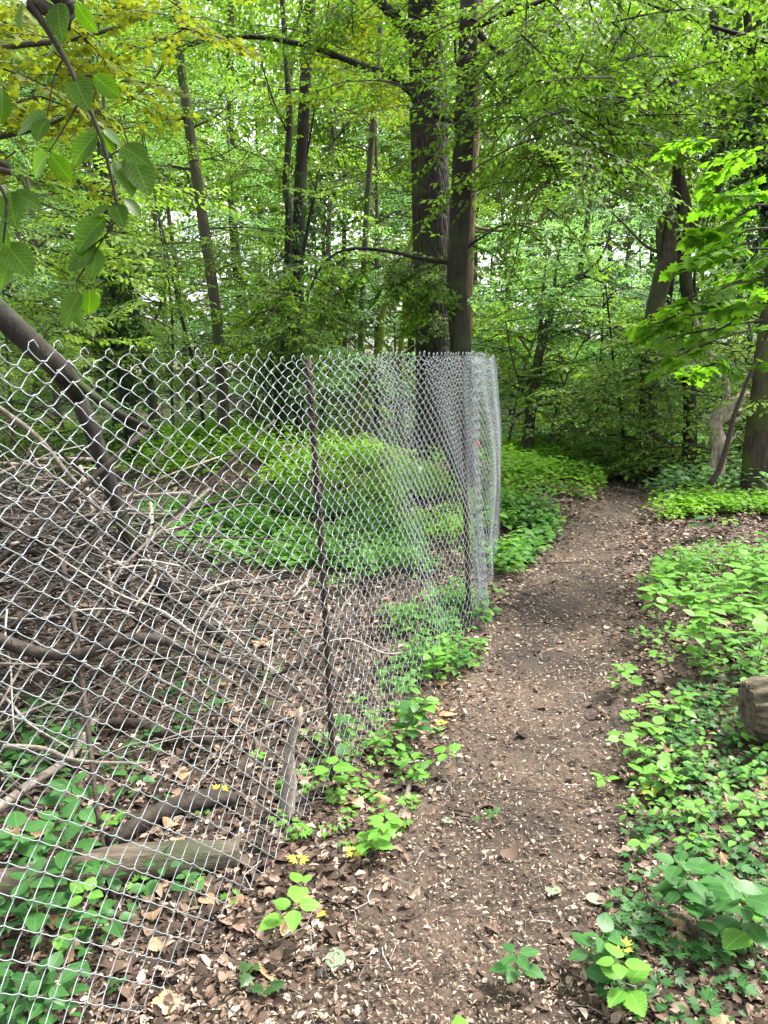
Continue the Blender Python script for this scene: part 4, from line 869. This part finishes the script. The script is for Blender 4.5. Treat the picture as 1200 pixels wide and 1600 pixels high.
for k, (poly, n, lab) in enumerate([([(1050, 1080), (1210, 1060), (1230, 1600), (1020, 1640), (950, 1500), (1000, 1250)], 330, 'cut-leaved anemone foliage over the litter at the lower right'),
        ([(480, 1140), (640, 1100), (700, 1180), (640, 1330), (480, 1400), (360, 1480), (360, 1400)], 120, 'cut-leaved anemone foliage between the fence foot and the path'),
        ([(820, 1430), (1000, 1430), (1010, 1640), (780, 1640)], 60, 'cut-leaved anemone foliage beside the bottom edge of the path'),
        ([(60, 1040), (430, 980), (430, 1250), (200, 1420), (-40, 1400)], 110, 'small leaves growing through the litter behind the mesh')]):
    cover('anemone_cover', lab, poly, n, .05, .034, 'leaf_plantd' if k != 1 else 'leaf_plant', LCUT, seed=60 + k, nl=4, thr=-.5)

# ------------------------------------------------------------------ individual plants with leaf parts
def leaf_mesh(tpl, mat):
    m_ = MB(); m_.leaves(tpl[0], tpl[1], np.zeros((1, 3)), np.array([[1.0, 0, 0]]), np.array([[0, 0, 1.0]]), 1); return m_.mesh('leaf', M[mat], sm=False)
def serr():
    n = 8; xs = np.linspace(0, 1, n * 2 + 1); wd = .36 * np.sin(np.pi * xs ** .7) ** .8; wd[0] = wd[-1] = 0; v = []; f = []
    for i, x in enumerate(xs):
        z0 = -.22 * (x - .3) ** 2; k = 1.07 if i % 2 else .95
        v += [(x, 0, z0), (x + (.02 if i % 2 else 0), wd[i] * k, z0 + .16 * wd[i] - .3 * wd[i] ** 2), (x + (.02 if i % 2 else 0), -wd[i] * k, z0 + .16 * wd[i] - .3 * wd[i] ** 2)]
    for i in range(len(xs) - 1):
        a, b = 3 * i, 3 * i + 3; f += [[a, b + 1, a + 1], [a, b, b + 1], [a, a + 2, b + 2], [a, b + 2, b]]
    return np.array(v), np.array(f)
LSER = serr()
LMS = {k: leaf_mesh(LSER, k) for k in ('leaf_plant', 'leaf_plantd', 'leaf_bright', 'leaf_yellowing', 'palelf', 'tanleaf')}
LIVY = leaf_mesh(LMAPLE, 'leaf_dark')
def seedling(px, py, h, ls, nl, mat, label, group=None, name='seedling', cat='plant', lean=.08, wide=1.0, mesh=None, seed=None):
    b = gnd(px, py) if not isinstance(px, np.ndarray) else px
    q = np.random.RandomState(int(b[0] * 1000 + b[1] * 377) % 9999)
    t = thing(name, label, cat, b, group); top = np.array([q.normal(0, lean), q.normal(0, lean), h]); mb = MB()
    sp = smooth([[0, 0, -.02], top * .5 + [q.normal(0, .01), 0, 0], top], 4); mb.tube(sp, [.0022, .0012], 5); part('stem', mb, M['stem'], t)
    lay = max(1, nl // 3); k = 0; a0 = q.uniform(0, 6.28)
    for i in range(nl):
        u = 1 - (i // 4) * (.72 / max(1, (nl - 1) // 4 + 1)); a = a0 + (i % 4) * math.pi / 2 + (i // 4) * .75 + q.normal(0, .2)
        p = sp[int(u * (len(sp) - 1))]; l = ls * q.uniform(.75, 1.15) * (1.0 if i // 4 else .85)
        d = np.array([math.cos(a), math.sin(a), q.normal(.05, .16)]); pet = .22 * l
        e = p + nz(d) * pet
        m2 = MB(); m2.tube(np.array([p, e]), .0009, 3, cap=False); part('stalk', m2, M['stem'], t)
        o = put('leaf', mesh or LMS[mat], t); orient(o, e, d, np.array([q.normal(0, .2), q.normal(0, .2), 1]), l, wide * q.uniform(.85, 1.1))
    return t
# hand placed (pixel of the foot, height, leaf length, leaves, material, label)
H = [
 (400, 1445, .13, .07, 6, 'leaf_plant', 'fresh green seedling by the lower end of the mesh, yellowing leaf below'),
 (425, 1480, .07, .055, 4, 'leaf_plant', 'small bright seedling below the one at the mesh end'),
 (540, 1240, .13, .085, 6, 'leaf_plant', 'broad-leaved seedling at the foot of the first fence post'),
 (575, 1215, .16, .08, 6, 'leaf_plantd', 'taller darker seedling right of the first fence post foot'),
 (560, 1340, .10, .065, 7, 'leaf_plant', 'bright seedling left of the curled brown leaf'),
 (600, 1330, .12, .06, 6, 'leaf_plant', 'seedling shading the curled brown leaf'),
 (655, 1210, .10, .06, 5, 'leaf_plant', 'round-leaved seedling by the crooked stick'),
 (650, 1180, .20, .075, 12, 'leaf_plantd', 'bushy dark green plant between fence and path'),
 (625, 1160, .18, .07, 9, 'leaf_plant', 'bushy plant touching the mesh behind the dark bushy one'),
 (700, 1070, .16, .065, 10, 'leaf_plant', 'leafy plant on the path side near the fence corner'),
 (740, 1055, .14, .06, 9, 'leaf_plantd', 'leafy plant spreading toward the path near the fence corner'),
 (680, 1040, .15, .065, 9, 'leaf_plant', 'pale leafy plant pressed against the mesh near the corner'),
 (720, 1290, .06, .03, 5, 'leaf_plantd', 'tiny sprig left of the path beside the grey leaf'),
 (985, 1330, .06, .05, 3, 'leaf_plant', 'lone bright seedling standing on the bare litter right of the path'),
 (925, 1205, .06, .05, 5, 'leaf_plant', 'small seedling at the right path edge, lowest of its row'),
 (980, 1220, .10, .07, 7, 'leaf_plant', 'pointed-leaf seedling beside the right path edge'),
 (1020, 1215, .12, .07, 6, 'leaf_plant', 'seedling with long leaves above the yellow anemone tufts'),
 (870, 1560, .13, .065, 9, 'leaf_plantd', 'dark leaflets plant at the right side of the path bottom'),
 (805, 1540, .10, .055, 8, 'leaf_plantd', 'blue-green leaflets plant leaning over the path bottom'),
 (985, 1610, .12, .068, 8, 'leaf_plant', 'large bright green plant at the bottom edge, four pointed leaves'),
 (965, 1650, .13, .08, 7, 'leaf_plant', 'largest bright plant cut off by the bottom edge'),
 (1110, 1420, .20, .075, 13, 'leaf_plantd', 'big-leaved bramble bush at the right, upper stem'),
 (1150, 1460, .22, .078, 15, 'leaf_plantd', 'big-leaved bramble bush at the right edge'),
 (1100, 1480, .14, .065, 10, 'leaf_plantd', 'low bramble leaves below the big bush'),
 (1190, 1530, .12, .08, 5, 'leaf_plant', 'bright leaves by the right edge under the bramble'),
 (1150, 1590, .09, .06, 6, 'leaf_plant', 'seedling with narrow leaves at the lower right corner'),
 (1060, 1340, .07, .05, 4, 'leaf_plant', 'small upright seedling on litter left of the bramble'),
 (745, 1610, .06, .05, 5, 'leaf_plant', 'little seedling at the bottom edge on the path'),
 (1070, 845, .22, .12, 8, 'leaf_plantd', 'blue-green broad plant on the far right verge'),
 (125, 1440, .24, .09, 10, 'leaf_plantd', 'pleated hazel-like leaves growing against the log behind the mesh'),
 (60, 1500, .20, .08, 8, 'leaf_plantd', 'dark round leaves in the lower left corner behind the mesh'),
 (30, 1560, .15, .07, 6, 'leaf_plant', 'bright round leaf plant in the lower left corner'),
 (130, 1270, .14, .09, 8, 'leaf_plantd', 'large dark leaves behind the mesh above the log'),
 (60, 1330, .12, .10, 7, 'leaf_plantd', 'long dark leaves at the left edge above the log'),
 (230, 1200, .10, .055, 7, 'leaf_plantd', 'round-leaved plant under the broken branch behind the mesh'),
 (200, 1290, .09, .05, 6, 'leaf_plant', 'light green plant left of the split log'),
 (310, 1440, .06, .04, 6, 'leaf_plantd', 'small clover-like plant at the bottom fringe of the mesh'),
 (330, 1110, .06, .045, 6, 'leaf_plantd', 'low plant in the litter beyond the broken branch'),
 (150, 1005, .07, .045, 4, 'leaf_plant', 'pale sprig growing over the long curved branch'),
 (410, 1190, .05, .035, 5, 'leaf_plant', 'tiny yellow-green sprig left of the upright grey snag'),
]
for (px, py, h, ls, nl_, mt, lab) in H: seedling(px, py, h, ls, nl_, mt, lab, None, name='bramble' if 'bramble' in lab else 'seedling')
# rows of alike plants on the right bank
q = np.random.RandomState(21); xy = region([(1040, 905), (1210, 890), (1230, 1050), (1120, 1085), (1030, 1020)], 42, q); xy = xy[np.argsort(xy[:, 1])]
for i, (x, y) in enumerate(xy):
    seedling(np.array([x, y, float(terrain(x, y))]), 0, q.uniform(.16, .30), q.uniform(.065, .10), 9, 'leaf_plant', 'tall balsam plant with broad oval leaves crowding the right bank', 'balsam plants crowding the right bank', name='balsam_plant', lean=.03)
xy = region([(960, 1090), (1090, 1040), (1120, 1140), (1000, 1200), (930, 1190)], 12, q)
for i, (x, y) in enumerate(sorted(xy.tolist(), key=lambda p: p[1])):
    seedling(np.array([x, y, float(terrain(x, y))]), 0, q.uniform(.07, .13), q.uniform(.05, .07), 6, 'leaf_plant', f'low oval-leaved seedling beside the right path edge, {ORD[i]} nearest of its patch', 'seedlings at the right path edge')
# ivy sprigs
for (px, py, lab) in ((205, 1555, 'dark ivy leaves at the lower corner of the mesh'), (380, 1545, 'pair of dark ivy leaves on the litter near the bottom'), (430, 1550, 'small ivy sprig right of the pair')):
    seedling(px, py, .03, .045, 3, 'leaf_dark', lab, None, name='ivy_sprig', mesh=LIVY, lean=.02)
# yellow anemone tufts
LCM = leaf_mesh(LCUT, 'leaf_yellowing')
for (px, py, lab) in ((470, 1350, 'yellow cut leaves left of the fern-like sprig'), (560, 1355, 'yellow cut leaves below the bright seedling'), (1015, 1255, 'yellow anemone tuft below the long-leaved seedling'), (960, 1505, 'yellow anemone tuft among the lower plants'),
                      (690, 1150, 'yellow leaves under the leafy plants by the path'), (335, 1255, 'small yellow leaf tuft behind the mesh'), (1160, 1290, 'yellow tuft among the anemones at the right')):
    seedling(px, py, .045, .038, 4, 'leaf_yellowing', lab, None, name='yellowing_anemone', mesh=LCM, lean=.02)
# single fallen leaves
CURL = leaf_mesh((LSER[0] * [1, 1.05, 1] + np.stack([np.zeros(len(LSER[0])), np.zeros(len(LSER[0])), .55 * LSER[0][:, 1] ** 2 + .12 * np.sin(LSER[0][:, 0] * 7)], 1), LSER[1]), 'tanleaf')
def fallen(px, py, l, mesh, label, cat='leaf', group=None, z=.015):
    g_ = gnd(px, py) if not isinstance(px, np.ndarray) else px; o = put('fallen_leaf', mesh, None, label=label, category=cat, group=group)
    a = rs.uniform(0, 6.28); orient(o, g_ + [0, 0, z], np.array([math.cos(a), math.sin(a), rs.normal(0, .1)]), np.array([rs.normal(0, .2), rs.normal(0, .2), 1]), l, rs.uniform(.8, 1.2))
fallen(862, 1408, .062, LMS['palelf'], 'pale green upturned leaf on the path, left one of two')
fallen(915, 1405, .065, LMS['palelf'], 'pale green upturned leaf on the path, right one of two')
fallen(525, 1522, .075, LMS['palelf'], 'grey-green fallen leaf near the bottom left of the path')
fallen(690, 1288, .045, LMS['palelf'], 'grey-green leaf by the tiny sprig at the path edge')
fallen(512, 1437, .06, LMS['leaf_yellowing'], 'speckled yellow-green leaf lying left of the path')
fallen(610, 1262, .11, CURL, 'large curled orange-brown leaf under the seedlings', z=.03)
fallen(460, 1440, .075, CURL, 'curled tan leaf next to the seedling at the mesh end', z=.02)
q = np.random.RandomState(70); n = 0
while n < 150:
    y = 1.35 + 4.2 * q.rand() ** 1.3; x = q.uniform(-.62, .62) * (y + .5)
    if abs(x - path_x(y)) < path_w(y) * 1.05: continue
    n += 1; fallen(np.array([x, y, float(terrain(x, y))]), 0, q.uniform(.05, .10), CURL if q.rand() < .6 else LMS['tanleaf'], 'dry brown curled leaf on top of the woodland litter', group='dry leaves on the litter')
# white marker stub in the clearing
g_ = gnd(656, 765); t = thing('marker_stake', 'small white stake standing in the clearing behind the mesh', 'stake', g_); mb = MB(); mb.tube(np.array([g_ - [0, 0, .05], g_ + [0, 0, .22], g_ + [.0, 0, .26]]), [.02, .02, .012], 8); part('stake', mb, M['white'], t, g_)
